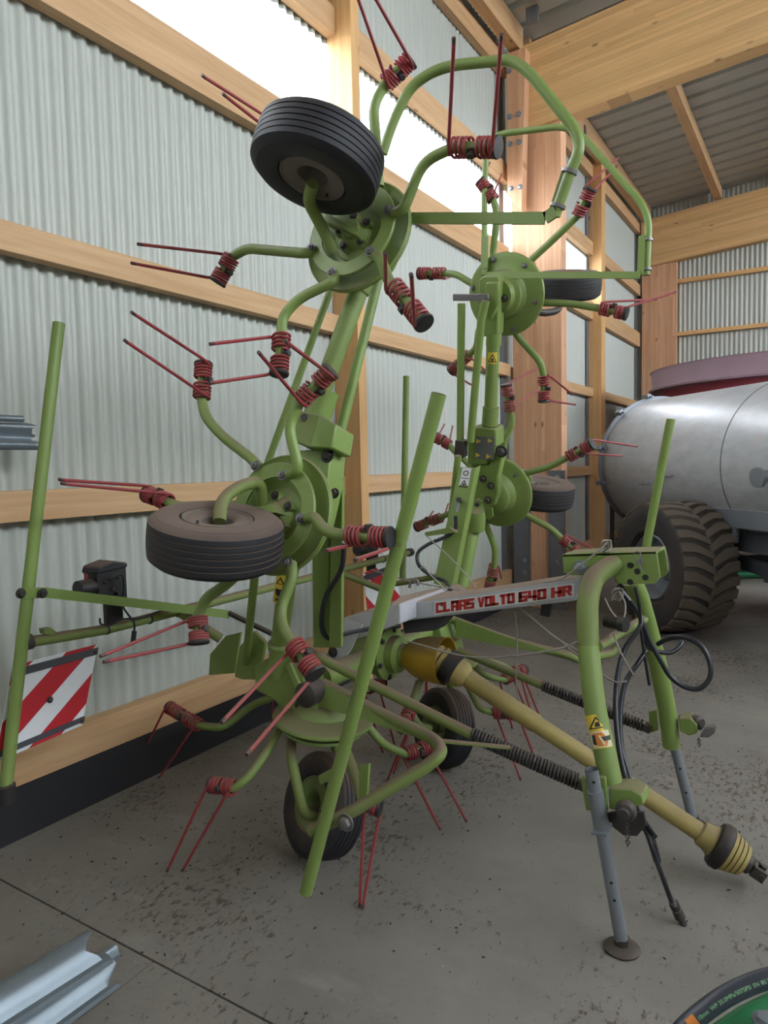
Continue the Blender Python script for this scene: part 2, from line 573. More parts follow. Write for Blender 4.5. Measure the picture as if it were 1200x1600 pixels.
def rafter(y0, y1, zt, zb, xa, xb):
    mb = MB()
    mb.prism([(xa, y0, zt + 0.085 * (xa + 2.74)), (xb, y0, zt + 0.085 * (xb + 2.74)), (xb, y0, zb + 0.075 * (xb + 2.6)), (xa, y0, zb + 0.075 * (xa + 2.6))], (0, y1 - y0, 0))
    return obj('rafter', mb, 'glulam_x', ce, bevel=0.003)


rafter(7.305, 7.50, 5.93, 5.08, -2.93, XR)
rafter(13.60, 13.78, 5.91, 5.09, -2.93, XR)
rafter(-2.9, -2.7, 5.93, 5.08, -2.93, XR)
for x in (-2.83, -1.67, -0.45, 0.77, 2.0, 3.2, 4.4, 5.6):
    for ya, yb in ((Y0, 7.32), (7.5, 13.66)):
        one('purlin', 'wood_y', ce, 'span', (x - 0.06, ya, ROOF(x) - (0.26 if x < -2.5 else 0.19)), (x + 0.06, yb, ROOF(x) - 0.008), bevel=0.002)
y = Y0 - 0.3
k = 0
while y < Y1 + 0.3:
    mb = MB()
    sec = []
    for q in range(3):
        b = y + q * 0.35
        sec += [(b, 0.0), (b + 0.25, 0.0), (b + 0.265, 0.075), (b + 0.335, 0.075), (b + 0.35, 0.0)]
    for (ya, da), (yb, db) in zip(sec, sec[1:]):
        mb.add([(-3.7, ya, ROOF(-3.7) + da), (-3.7, yb, ROOF(-3.7) + db), (XR + 0.4, yb, ROOF(XR + 0.4) + db), (XR + 0.4, ya, ROOF(XR + 0.4) + da)], [(0, 1, 2, 3)])
    obj('roof_sheet', mb, 'roof', ce, angle=20)
    y += 1.05
one('fluorescent_bracket', 'plate_grey', ce, 'span', (-2.62, 7.0, 5.95), (-2.5, 7.05, 6.1))
for p in [(-2.8,9.53,5.9117),(-2.4086,13.6,6.2782)]:
    one('joist_hanger', 'plate_grey', ce, 'box', p, (0.09, 0.07, 0.12))

# ------------------------------------------------------------------ the hay tedder, folded for transport
TC = (-1.5, 2.75, 0.0)
ted = empty('hay_tedder', TC, label='green folded hay tedder with raised rotor wings, red spring tines and yellow drive shaft', category='farm machine')


def part(name, mb, mats, **k):
    return obj(name, mb, mats, ted, **k)


def pone(name, mats, shape, *a, **k):
    return one(name, mats, ted, shape, *a, **k)


def tines_arm(path, spring, t, rad=0.018, rot=None, mats='red', fill=0.05):
    """bent arm tube; two coils with a bolt between them; two long tines; a black end cap"""
    p0, p1 = V(spring[0]), V(spring[1])
    ax = (p1 - p0).normalized()
    pts = rounded([V(p) for p in path] + [p0], fill, 5) if path else [p0 - ax * 0.03]
    arm = pone('tine_arm', 'green', 'tube', [*pts, p1], rad, 12)
    ln = (p1 - p0).length
    R = rad + 0.0105
    for i, (base, tip) in enumerate(t):
        base, tip = V(base), V(tip)
        mid = (base - p0).dot(ax) / max(ln, 1e-4)
        first = mid < 0.5
        if len(t) == 2:
            m2 = (V(t[1 - i][0]) - p0).dot(ax) / max(ln, 1e-4)
            first = mid < m2
        a, b = (-0.02, 0.42) if first else (0.58, 0.985)
        qa, qb = p0 + ax * (ln * a), p0 + ax * (ln * b)
        mb = MB()
        mb.coil(qa, qb, R, 0.0049, 4.4)
        e = qa if first else qb
        d = (tip - e).normalized()
        off = ax.cross(d)
        off = off.normalized() * R if off.length > 1e-3 else V((0, 0, R))
        s = e + off
        mb.tube(rounded([s - d * 0.004 + ax * (0.004 if first else -0.004), s + d * 0.03, tip], 0.02, 4), 0.0056, 8)
        mb.cur = 1
        mb.tube([tip - d * 0.002, tip + d * 0.014], 0.0057, 8)
        obj('spring_tine', mb, [mats, 'tine_tip'], arm)
    n = V(rot) if rot else (V(t[0][1]) - V(t[0][0]))
    n = (n - ax * n.dot(ax)).normalized()
    n2 = ax.cross(n)
    c = p0 + ax * (ln * 0.51)
    mb = MB()
    view = V((0, 0, 1.6)) - c
    best = n2 if n2.dot(view) > 0 else -n2
    mb.bolt(c + best * (rad - 0.001), best, 0.0125, 0.018)
    obj('clamp_bolt', mb, 'dark_steel', arm)
    one('end_cap', 'black', arm, 'lathe', p1, ax, [(0, -0.004), (R + 0.004, -0.004), (R + 0.006, 0.001), (R + 0.004, 0.007), (0, 0.009)], 20)
    return arm


def rotor(c, n, bolts, face):
    """pressed disc with rolled rim; face=1 shows the wheel side with the arm ring, -1 the gearbox side"""
    d = pone('rotor_disc', 'green', 'lathe', c, n, [(0, -0.075), (0.085, -0.075), (0.11, -0.06), (0.125, -0.03), (0.175, -0.012), (0.196, -0.012), (0.204, -0.006), (0.206, 0.004), (0.200, 0.012), (0.192, 0.006), (0.16, 0.0), (0.05, 0.0), (0, 0.0)], 48)
    x, y, z = frame(n)
    c = V(c)
    ring = MB()
    ring.lathe(c, n, [(0.118, 0.042), (0.118, 0.050), (0.166, 0.050), (0.169, 0.044), (0.166, 0.036), (0.13, 0.036)], 40, closed=True)
    obj('arm_ring', ring, 'green', d)
    hub = MB()
    hub.lathe(c, n, [(0.0, 0.0), (0.092, 0.0), (0.092, 0.008), (0.06, 0.012), (0.05, 0.03), (0.034, 0.04), (0.034, 0.06), (0, 0.06)], 28)
    for k in range(5):
        a = 2 * PI * k / 5 + 0.4
        hub.box(c + (x * math.cos(a) + y * math.sin(a)) * 0.055 + z * 0.02, (0.03, 0.03, 0.035), (x * math.cos(a) + y * math.sin(a), z.cross(x * math.cos(a) + y * math.sin(a)), z))
    obj('hub', hub, 'green_dark', d, bevel=0.003)
    for k in range(5):
        a = 2 * PI * k / 5 + 0.4
        one('bolt', 'dark_steel', d, 'bolt', c + (x * math.cos(a) + y * math.sin(a)) * 0.058 + z * 0.037, z, 0.010, 0.012)
    for b in bolts:
        b = V(b)
        q = c + (b - c) - z * (b - c).dot(z)
        if face > 0:
            one('bolt', 'steel', d, 'bolt', q + z * 0.058, z, 0.012, 0.014, shaft=0.008)
        else:
            one('bolt', 'steel', d, 'bolt', q - z * 0.013, -z, 0.010, 0.010)
    return d


def tyre(c, ax, R=0.205, w=0.150, rim='rim', flip=1):
    """ribbed implement tyre on a dished rim; ax points out of the side that shows"""
    h = w / 2
    pr = [(0.104, -h * 0.72), (0.112, -h * 0.92), (0.150, -h * 1.02), (0.182, -h * 0.95), (0.196, -h * 0.80)]
    nr = 6
    for i in range(nr):
        a = -h * 0.76 + i * (h * 1.52 / nr)
        b = a + h * 1.52 / nr
        crown = lambda t: R - 0.006 * (t / h) ** 2
        pr += [(crown(a) - 0.0045, a), (crown(a) - 0.0045, a + 0.0016), (crown(a), a + 0.0028), (crown(b), b - 0.0012)]
    pr += [(0.196, h * 0.80), (0.182, h * 0.95), (0.1795, h * 0.955), (0.178, h * 0.975), (0.150, h * 1.02), (0.112, h * 0.92), (0.104, h * 0.72)]
    o = pone('support_wheel', 'rubber', 'lathe', c, ax, pr, 56)
    rb = MB()
    rb.lathe(c, ax, [(0.106, -h * 0.75), (0.106, -h * 0.65), (0.08, -h * 0.3), (0.04, -h * 0.3), (0.034, -h * 0.6), (0.0, -h * 0.6)], 36)
    rb.lathe(c, ax, [(0.108, h * 0.80), (0.105, h * 0.93), (0.100, h * 0.90), (0.096, h * 0.84), (0.062, h * 0.84), (0.050, h * 0.74), (0.040, h * 0.3), (0.034, h * 0.05), (0.030, -h * 0.1), (0, -h * 0.1)], 36)
    obj('wheel_rim', rb, rim, o)
    one('valve', 'black', o, 'tube', [V(c) + nrm(ax) * (h * 0.7) + frame(ax)[0] * 0.082, V(c) + nrm(ax) * (h * 0.98) + frame(ax)[0] * 0.08], 0.004, 8)
    return o


cLB, cLC, cRB, cRC = [(-1.54,1.8,1.44),(-1.385,2.07,2.385),(-1.57,3.7,1.432),(-1.4,3.43,2.45)]
nL, nR = V((0.0439,-0.9625,0.2678)), V((0.0417,0.9674,0.2496))
wL, wR = V((0.1558,0.2714,0.9498)), V((0.1594,-0.2531,0.9542))
rotor(cLB, nL, [(-1.6283,1.7988,1.5996),(-1.5085,1.795,1.5662),(-1.4115,1.7613,1.4294),(-1.437,1.7222,1.293),(-1.5862,1.7236,1.3224)], 1)
rotor(cLC, nL, [(-1.4298,1.9877,2.2458),(-1.2858,2.0076,2.2938),(-1.235,2.0476,2.4291),(-1.5301,2.0121,2.3501)], 1)
rotor(cRB, nR, [(-1.4476,3.6508,1.5222),(-1.4874,3.6995,1.3402),(-1.662,3.7265,1.2646)], -1)
rotor(cRC, nR, [(-1.4429,3.3688,2.6142),(-1.2806,3.3756,2.5609),(-1.2449,3.418,2.3906),(-1.3736,3.4529,2.2766),(-1.5744,3.4032,2.5027)], -1)

# left lower rotor
tines_arm([(-1.6283,1.7988,1.5996),(-1.6554,1.7888,1.6305),(-1.7919,1.7884,1.7136),(-1.8654,1.7874,1.784)], [(-1.8958,1.8043,1.85),(-1.9146,1.8376,1.9728)],
          [[(-1.9607,1.842,1.996),(-1.8715,1.5092,2.0924)],[(-1.9486,1.8094,1.8769),(-1.8791,1.4836,2.0016)]])
tines_arm([(-1.5085,1.795,1.5662),(-1.4375,1.7779,1.5866),(-1.49,1.7903,1.7329)], [(-1.4535,1.8147,1.8149),(-1.3532,1.8435,1.9017)],
          [[(-1.3968,1.8478,1.9244),(-1.2772,1.537,1.9453)],[(-1.488,1.8185,1.834),(-1.3621,1.5253,1.9173)]])
tines_arm([(-1.4041,1.7617,1.4295),(-1.3574,1.742,1.4443),(-1.2825,1.7065,1.3978)], [(-1.2011,1.7083,1.3908),(-1.0637,1.7142,1.3897)],
          [[(-1.202,1.7098,1.3964),(-1.0464,1.3931,1.3903)],[(-1.0632,1.7173,1.4005),(-0.9579,1.3923,1.3728)]])
tines_arm([(-1.437,1.7222,1.293),(-1.4109,1.6951,1.2536),(-1.4271,1.6518,1.1628),(-1.3983,1.6216,1.1118)], [(-1.3442,1.6117,1.0671),(-1.2548,1.596,0.9961)],
          [[(-1.3717,1.605,1.0477),(-1.2786,1.2538,0.9651)],[(-1.2658,1.5912,0.9806),(-1.1851,1.2415,0.9056)]])
tines_arm([(-1.5862,1.7236,1.3224),(-1.6512,1.6674,1.2243),(-1.7261,1.6236,1.1725)], [(-1.743,1.6055,1.1104),(-1.7202,1.586,1.0363)],
          [[(-1.7729,1.5989,1.0916),(-1.7222,1.2342,1.0792)],[(-1.7612,1.5857,1.0422),(-1.7045,1.2307,1.064)]])
tines_arm([(-1.7036,1.7697,1.47),(-1.7957,1.7346,1.4709),(-1.9131,1.697,1.4671)], [(-1.9696,1.6986,1.482),(-2.0797,1.7016,1.5108)],
          [[(-2.075,1.6967,1.4925),(-2.0598,1.3558,1.5719)],[(-2.0387,1.6909,1.4656),(-2.0434,1.3532,1.5597)]])
# left upper rotor
tines_arm([(-1.5301,2.0121,2.3501),(-1.5462,1.9817,2.3369),(-1.8016,1.96,2.3942)], [(-1.8667,1.9507,2.3712),(-1.9164,1.9246,2.2858)],
          [[(-1.938,1.9508,2.3834),(-1.9431,1.6077,2.3462)],[(-1.9553,1.9321,2.319),(-1.9564,1.5892,2.2817)]])
tines_arm([(-1.4298,1.9877,2.2458),(-1.4154,1.963,2.2172),(-1.5398,1.9278,2.1732),(-1.585,1.891,2.1104)], [(-1.5752,1.873,2.0442),(-1.561,1.8371,1.9128)],
          [[(-1.6054,1.8719,2.0454),(-1.5518,1.531,1.9687)],[(-1.5944,1.8369,1.9177),(-1.5276,1.4988,1.8491)]])
tines_arm([(-1.2858,2.0076,2.2938),(-1.2394,1.9773,2.2706),(-1.1796,1.9283,2.178)], [(-1.1555,1.9226,2.1535),(-1.0361,1.8919,2.0238)],
          [[(-1.1456,1.9215,2.1479),(-0.9914,1.6071,2.1505)],[(-1.0552,1.8995,2.054),(-0.9039,1.5903,2.0757)]])
tines_arm([(-1.235,2.0476,2.4291),(-1.1751,2.0205,2.4154),(-1.1089,2.0384,2.5622)], [(-1.0069,2.0486,2.5821),(-0.8601,2.0453,2.5462)],
          [[(-1.0107,2.0571,2.6132),(-0.8644,1.7711,2.7189)],[(-0.8679,2.0548,2.5816),(-0.7278,1.7667,2.6807)]], fill=0.09)
tines_arm([(-1.3069,2.0859,2.5414),(-1.3195,2.0953,2.6891),(-1.3322,2.1001,2.8208)], [(-1.2926,2.1217,2.8919),(-1.2101,2.1419,2.9507)],
          [[(-1.307,2.1343,2.9395),(-1.2208,1.8219,3.0348)],[(-1.2431,2.148,2.9783),(-1.1509,1.8103,2.9817)]])
tines_arm([(-1.5269,2.1014,2.5213),(-1.5888,2.091,2.5873),(-1.6945,2.0993,2.7276)], [(-1.7486,2.1112,2.7796),(-1.8313,2.139,2.8928)],
          [[(-1.7502,2.1134,2.7877),(-1.7225,1.796,2.8373)],[(-1.8732,2.1432,2.9149),(-1.8379,1.8198,2.9416)]])
# right lower rotor
tines_arm([(-1.4854,3.7055,1.5168),(-1.4328,3.7152,1.5303),(-1.2677,3.7133,1.5702)], [(-1.1671,3.7066,1.6197),(-1.0352,3.6846,1.6829)],
          [[(-1.0293,3.6869,1.6728),(-0.9036,4.0742,1.6732)],[(-1.115,3.7046,1.6185),(-0.9874,4.091,1.622)]])
tines_arm([(-1.5041,3.7485,1.3531),(-1.4601,3.7717,1.316),(-1.293,3.8038,1.2239)], [(-1.2425,3.8268,1.1662),(-1.1475,3.8442,1.0828)],
          [[(-1.2297,3.8318,1.1447),(-1.1551,4.2458,1.05)],[(-1.1523,3.8483,1.0678),(-1.0726,4.2637,0.9671)]])
tines_arm([(-1.6838,3.7717,1.2932),(-1.687,3.8045,1.2267),(-1.653,3.8537,1.0904)], [(-1.6795,3.8936,0.9805),(-1.7323,3.9346,0.8302)],
          [[(-1.6688,3.8971,0.9652),(-1.7954,4.2753,0.8423)],[(-1.6743,3.9266,0.8516),(-1.7888,4.3104,0.7054)]])
tines_arm([(-1.768,3.761,1.3488),(-1.8657,3.7894,1.3151),(-1.9427,3.814,1.2926)], [(-2.006,3.8339,1.2663),(-2.183,3.8577,1.2037)],
          [[(-2.0003,3.8243,1.3025),(-2.1199,4.164,1.3281)],[(-2.1394,3.8469,1.2381),(-2.2465,4.1835,1.2735)]])
tines_arm([(-1.7108,3.7053,1.5553),(-1.7906,3.7048,1.6304),(-1.8507,3.711,1.6765)], [(-1.8771,3.7146,1.7072),(-1.9568,3.7067,1.7511)],
          [[(-1.8826,3.7023,1.7557),(-2.0121,4.0302,1.8285)],[(-1.9371,3.7022,1.7653),(-2.0703,4.0289,1.8433)]])
tines_arm([(-1.5329,3.6843,1.6068),(-1.5089,3.6661,1.7334),(-1.4618,3.6621,1.8013)], [(-1.4723,3.6531,1.878),(-1.4791,3.6182,2.0143)],
          [[(-1.4386,3.6433,1.9101),(-1.4104,4.003,2.0336)],[(-1.4453,3.6166,2.015),(-1.4234,3.9764,2.1389)]])
# right upper rotor
tines_arm([(-1.2964,3.4264,2.567),(-1.2685,3.4326,2.5982),(-1.1437,3.422,2.6784)], [(-1.0228,3.4064,2.759),(-0.9572,3.3782,2.8571)],
          [[(-0.9318,3.3724,2.8756),(-0.9084,3.6879,3.0908)],[(-0.9105,3.3802,2.8417),(-0.9202,3.698,3.0537)]])
tines_arm([(-1.2729,3.468,2.4016),(-1.2315,3.4833,2.3955),(-1.0926,3.4979,2.3759)], [(-0.9462,3.5127,2.3341),(-0.8265,3.5176,2.295)],
          [[(-0.8513,3.5089,2.3329),(-0.7667,3.876,2.4185)],[(-0.8052,3.5152,2.3008),(-0.6725,3.8667,2.4387)]])
tines_arm([(-1.3959,3.4995,2.3003),(-1.3788,3.5264,2.2531),(-1.2686,3.5733,2.1129)], [(-1.2648,3.6007,2.0461),(-1.2737,3.6338,1.9194)],
          [[(-1.2326,3.6067,2.0176),(-1.2332,3.9786,1.9787)],[(-1.2374,3.6295,1.93),(-1.2234,3.9938,1.9178)]])
tines_arm([(-1.5543,3.493,2.3517),(-1.5934,3.5209,2.3104),(-1.6236,3.56,2.2238)], [(-1.6795,3.5805,2.194),(-1.7988,3.6048,2.1197)],
          [[(-1.6516,3.5861,2.1676),(-1.74,3.9581,2.1425)],[(-1.7319,3.6132,2.0758),(-1.8364,3.9825,2.0642)]])
tines_arm([(-1.5588,3.4506,2.5168),(-1.6178,3.4599,2.5506),(-1.694,3.4643,2.6067)], [(-1.7712,3.4734,2.6242),(-1.9213,3.4737,2.6481)],
          [[(-1.7833,3.4676,2.6486),(-1.9023,3.8211,2.7008)],[(-1.9015,3.4678,2.6678),(-2.0176,3.8214,2.7189)]])
tines_arm([(-1.4583,3.4203,2.6176),(-1.4664,3.424,2.6647),(-1.4264,3.392,2.8421)], [(-1.443,3.3841,2.9153),(-1.4985,3.3625,3.0083)],
          [[(-1.4224,3.3769,2.9399),(-1.5265,3.6884,3.1523)],[(-1.4804,3.3613,3.0101),(-1.5861,3.6722,3.2249)]])

# wheels of the wings, standing out sideways on bent stub axles
tyre((-1.5751,1.5375,1.3839), (0.2035,-0.086,0.9753))
tyre((-1.3641,1.8228,2.5534), (-0.1569,-0.3028,-0.9401))
tyre((-1.4492,4.047,1.4123), (0.172,-0.127,0.9769))
tyre((-1.3234,4.1642,2.6307), (0.1555,-0.3119,0.9373), rim='rim_red')
pone('stub_axle', 'dust_green', 'tube', rounded([(-1.598,1.777,1.4495),(-1.5714,1.7399,1.5534),(-1.5823,1.6702,1.5454),(-1.6023,1.5921,1.5042),(-1.5678,1.5463,1.4364)], 0.06), 0.020, 14)
pone('stub_axle', 'green_dark', 'tube', rounded([(-1.4363,1.9964,2.3299),(-1.4488,1.9172,2.4251),(-1.431,1.8515,2.4514),(-1.3763,1.8093,2.4799)], 0.05), 0.020, 14)
pone('stub_axle', 'green_dark', 'tube', rounded([(-1.5574,3.7373,1.3531),(-1.5338,3.8271,1.5508),(-1.4705,3.9251,1.5371),(-1.4901,3.9653,1.4536),(-1.4495,4.0483,1.4313)], 0.05), 0.020, 12)
pone('stub_axle', 'dark_steel', 'tube', rounded([(-1.3974,3.6899,2.4656),(-1.3535,3.817,2.4132),(-1.3016,3.9557,2.4439),(-1.3188,4.0547,2.5211),(-1.3227,4.1619,2.5968)], 0.05), 0.020, 12)

# ---- ground rotors with their wheels
cLA, cRA = V((-1.7271,2.2435,0.575)), V((-1.73, 3.27, 0.575))
up = V((0.12, 0, 0.99)).normalized()
for c in (cLA, cRA):
    rotor(c, -up, [], -1)
# left ground rotor arms: tine tips stand a few centimetres over the floor
tines_arm([(-1.8597,2.1505,0.56),(-1.8376,1.9943,0.47),(-1.8588,1.9212,0.41)], [(-1.8942,1.8943,0.38),(-2.0038,1.8877,0.37)],
          [[(-1.8909,1.8364,0.37),(-2.1017,1.8135,0.04)],[(-1.9471,1.8162,0.37),(-2.1543,1.783,0.04)]])
tines_arm([(-2.0945,2.4146,0.56),(-2.2438,2.3825,0.5),(-2.3022,2.2517,0.42)], [(-2.4597,2.2517,0.4),(-2.7776,2.3536,0.4)],
          [[(-2.5061,2.2468,0.39),(-2.8097,2.2985,0.06)],[(-2.739,2.312,0.4),(-3.0515,2.3637,0.06)]])
tines_arm([(-1.645,2.3784,0.56),(-1.6182,2.4084,0.5),(-1.5568,2.4344,0.42)], [(-1.4947,2.5075,0.37),(-1.4434,2.6298,0.37)],
          [[(-1.3993,2.4535,0.35),(-1.3935,2.6073,0.03)],[(-1.4143,2.6821,0.36),(-1.3239,2.7234,0.03)]])
tines_arm([(-1.6309,2.2119,0.55),(-1.5339,2.158,0.46),(-1.4408,2.0796,0.4)], [(-1.4147,2.0564,0.37),(-1.3521,2.0709,0.36)],
          [[(-1.409,2.0092,0.33),(-1.4018,2.0063,0.02)],[(-1.3488,2.0479,0.34),(-1.3856,2.0029,0.02)]])
tines_arm([(-1.8105,2.4228,0.56),(-1.928,2.7102,0.5),(-2.0157,2.9483,0.44)], [(-2.0669,3.0844,0.4),(-2.0596,3.2147,0.4)],
          [[(-2.0164,3.0381,0.39),(-2.0346,3.161,0.04)],[(-1.9962,3.1332,0.39),(-2.0053,3.2479,0.04)]])
tines_arm([(-2.0012,2.4151,0.56),(-2.2705,2.6929,0.5),(-2.453,2.8837,0.44)], [(-2.5815,3.0132,0.4),(-2.6593,3.0263,0.4)],
          [[(-2.5716,3.001,0.39),(-2.6999,3.1029,0.05)],[(-2.6327,2.995,0.39),(-2.7774,3.1063,0.05)]])
# right ground rotor arms
tines_arm([(-1.7936,3.626,0.5),(-1.7337,3.6363,0.46),(-1.5985,3.5824,0.4)], [(-1.5253,3.6645,0.37),(-1.5022,3.9027,0.37)],
          [[(-1.4894,3.6142,0.36),(-1.5284,3.7804,0.06)],[(-1.4665,3.8295,0.36),(-1.4721,3.9655,0.06)]])
tines_arm([(-1.6406,3.3448,0.5),(-1.5776,3.2822,0.45),(-1.4349,3.1342,0.38)], [(-1.3785,3.1772,0.36),(-1.2747,3.2037,0.36)],
          [[(-1.3145,3.1134,0.35),(-1.2517,3.1893,0.05)],[(-1.2599,3.1829,0.35),(-1.2623,3.434,0.05)]])
tines_arm([(-1.8263,3.3138,0.5),(-1.789,3.1174,0.42)], [(-1.7458,2.9745,0.37),(-1.679,2.7861,0.36)],
          [[(-1.6879,2.849,0.35),(-1.8149,2.9285,0.06)],[(-1.653,2.7302,0.35),(-1.8137,2.871,0.05)]])
tines_arm([(-1.80, 3.45, 0.54), (-1.95, 3.62, 0.46)], [(-2.02, 3.72, 0.40), (-2.06, 3.79, 0.39)],
          [[(-2.02, 3.73, 0.38), (-2.10, 3.80, 0.05)], [(-2.06, 3.79, 0.38), (-2.15, 3.86, 0.05)]])
tines_arm([(-1.66, 3.45, 0.54), (-1.55, 3.66, 0.46)], [(-1.50, 3.74, 0.40), (-1.46, 3.80, 0.39)],
          [[(-1.50, 3.75, 0.38), (-1.42, 3.84, 0.05)], [(-1.46, 3.80, 0.38), (-1.38, 3.90, 0.05)]])

tyre((-1.7056,2.204,0.2272), (-0.3267,-0.8729,0.3623), w=.15, rim='rim_green')
tyre((-1.6995,3.2481,0.2021), (-0.4753,-0.8474,0.2366), w=.15, rim='rim_green')
# castor forks
pone('wheel_fork', 'dust_green', 'tube', rounded([(-1.7749,2.2166,0.5),(-1.8454,2.1829,0.49),(-1.7727,2.0858,0.4625),(-1.7147,2.0633,0.3166),(-1.6966,2.0693,0.2491),(-1.7035,2.1334,0.2163)], 0.05), 0.020, 14)
pone('wheel_fork', 'green_dark', 'tube', rounded([(-1.7463,2.302,0.52),(-1.7379,2.3399,0.4037),(-1.7127,2.346,0.2815),(-1.6881,2.331,0.1961)], 0.05), 0.020, 14)
pone('wheel_fork', 'green_dark', 'tube', rounded([(-1.8036,3.1788,0.4517),(-1.8141,3.0908,0.3219),(-1.7509,3.0776,0.2528),(-1.7222,3.141,0.2268)], 0.05), 0.020, 12)
pone('wheel_fork', 'green_dark', 'tube', rounded([(-1.7111,3.3309,0.4411),(-1.7083,3.3837,0.3379),(-1.6936,3.3804,0.1805)], 0.05), 0.020, 12)

# gearbox over each ground rotor
for c, s in ((cLA, -1), (cRA, 1)):
    if s < 0:
        g = MB()
        g.prism([(-2.0327,2.17,0.7653),(-1.967,2.17,0.8014),(-1.9472,2.17,0.7716),(-1.8778,2.17,0.7785),(-1.8428,2.17,0.8072),(-1.7644,2.17,0.7759),(-1.7481,2.17,0.6841),(-1.7104,2.17,0.6537),(-1.8622,2.17,0.5693),(-1.9216,2.17,0.632),(-2.0266,2.17,0.6589)], (0, .20, 0))
        gb = part('gearbox', g, 'green', bevel=.008)
        one('rib', 'green', gb, 'prism', [(-1.8442,2.155,0.7949),(-1.8236,2.155,0.8083),(-1.7431,2.155,0.6737),(-1.7697,2.155,0.6589)], (0, .02, 0), bevel=.002)
        one('flange_foot', 'green', gb, 'prism', [(-1.8486,2.15,0.5728),(-1.6881,2.15,0.6687),(-1.689,2.15,0.6427),(-1.8429,2.15,0.5472)], (0, .20, 0), bevel=.003)
        for p in [(-1.7884,2.165,0.6396),(-1.7518,2.165,0.6536)]:
            one('bolt', 'dark_steel', gb, 'bolt', p, (0, -1, 0), .012, .014)
        nk = V((-1.9176,2.2,0.7679))
        one('neck', 'green', gb, 'lathe', nk, V((-1.8699,2.16,0.9358)) - nk, [(.05, -.03), (.05, .02), (.044, .03), (.044, .09), (.050, .095), (.050, .115), (.04, .125), (0, .125)], 24)
    else:
        g = MB()
        g.prism([c + V((-.13, -.09, .09)), c + V((.09, -.09, .09)), c + V((.11, -.09, .02)), c + V((-.13, -.09, .02))], (0, .18, 0))
        gb = part('gearbox', g, 'green', bevel=.008)
        one('housing', 'green', gb, 'prism', [c + V((-.10, -.075, .20)), c + V((.03, -.075, .22)), c + V((.075, -.085, .10)), c + V((-.12, -.085, .085))], (0, .16, 0), bevel=.008)
        one('neck', 'green', gb, 'lathe', c + V((-.04, 0, .2)), V((0, s * .35, .94)), [(.062, -.03), (.062, .04), (.055, .05), (.055, .11), (.045, .12), (0, .12)], 24)
# drive tubes leaning up to the wing rotors
dt = pone('drive_tube', 'green', 'tube', [(-1.8835,2.17,0.8923),(-1.7401,2.06,1.1699),(-1.6786,2.02,1.2595)], 0.036, 18)
pone('wing_strut', 'green', 'tube', [(-2.1046,2.2,0.7618),(-1.8327,1.98,1.1877)], 0.017, 12)
pone('drive_tube', 'green', 'tube', [(-1.6778,3.45,0.9199),(-1.647,3.55,1.2496),(-1.6254,3.6,1.3961)], 0.036, 18)
pone('hinge_plate', 'green', 'prism', [(-2.418,2.28,0.639),(-2.4044,2.28,0.7406),(-2.3018,2.28,0.8365),(-2.2059,2.28,0.8648),(-2.2541,2.28,0.6715)], (0, .012, 0), bevel=.002)
pone('hinge_plate', 'green', 'prism', [(-2.1759,2.2,0.6869),(-2.1389,2.2,0.8276),(-2.0541,2.2,0.9044),(-1.9911,2.2,0.8621),(-2.0415,2.2,0.6953),(-2.1307,2.2,0.6821)], (0, .02, 0), bevel=.004)
pone('bushing', 'dark_steel', 'lathe', (-1.7043,2.14,0.7102), (0, -1, 0), [(0, -.04), (.05, -.04), (.05, .04), (.03, .05), (0, .05)], 20)

# centre gear tube between the two ground gearboxes and the input housing
ct = MB()
ct.tube([cLA + V((-.04, .05, .14)), cRA + V((-.04, -.05, .14))], .05, 18)
part('cross_tube', ct, 'green_dark')
IX = V((-1.6087,2.75,0.7193))
hs = MB()
hs.lathe(IX, (-1, 0, 0), [(0, .0), (.05, .0), (.055, .04), (.085, .05), (.085, .09), (.125, .10), (.125, .13), (.11, .15), (.10, .30), (.06, .36), (0, .36)], 32)
hg = part('input_housing', hs, 'green_dark')
for k in range(6):
    a = 2 * PI * k / 6 + .3
    one('bolt', 'dark_steel', hg, 'bolt', IX + V((-.10, .108 * math.cos(a), .108 * math.sin(a))), (1, 0, 0), .011, .012)

# drive shaft with its yellow guard
A = V((-1.6705,2.75,0.7174))
B = V((-1.4242,2.75,0.72))
axb = (B - A).normalized()
LB_ = (B - A).length
bell = pone('shaft_guard_bell', 'yellow', 'lathe', A, axb, [(.030, -.01), (.040, 0), (.044, .02), (.043, .03), (.060, LB_ * .22), (.085, LB_ * .40), (.101, LB_ * .65), (.106, LB_), (.108, LB_ + .004), (.104, LB_ + .003), (.098, LB_ * .65), (.08, LB_ * .4), (.04, LB_ * .2)], 40)
s0, s1 = V((-1.3616,2.75,0.6795)), V((-0.3432,2.84,0.148))
sd = (s1 - s0).normalized()
prof = [(0, -.20)]
for i in range(5):
    prof += [(.046 + .004 * i, -.19 + .03 * i), (.054 + .004 * i, -.18 + .03 * i), (.052 + .004 * i, -.17 + .03 * i)]
prof += [(.066, -.03), (.062, 0.0), (.05, .01)]
one('joint_bellows', 'yellow_old', bell, 'lathe', s0, sd, prof, 28)
one('joint_cover', 'black', bell, 'lathe', s0, sd, [(.05, -.07), (.074, -.065), (.077, -.02), (.06, -.005), (.05, 0)], 28)
ln = (s1 - s0).length
sh = pone('drive_shaft', 'yellow_old', 'lathe', s0, sd, [(.0, -.02), (.062, -.02), (.062, .02), (.052, .035), (.040, .05), (.040, ln * .34), (.0355, ln * .345), (.0355, ln - .05), (.040, ln - .045), (.042, ln)], 24)
one('tube_collar', 'yellow_old', sh, 'lathe', s1, sd, [(.040, -.05), (.047, -.045), (.05, -.02), (.062, .01), (.06, .03)], 24)
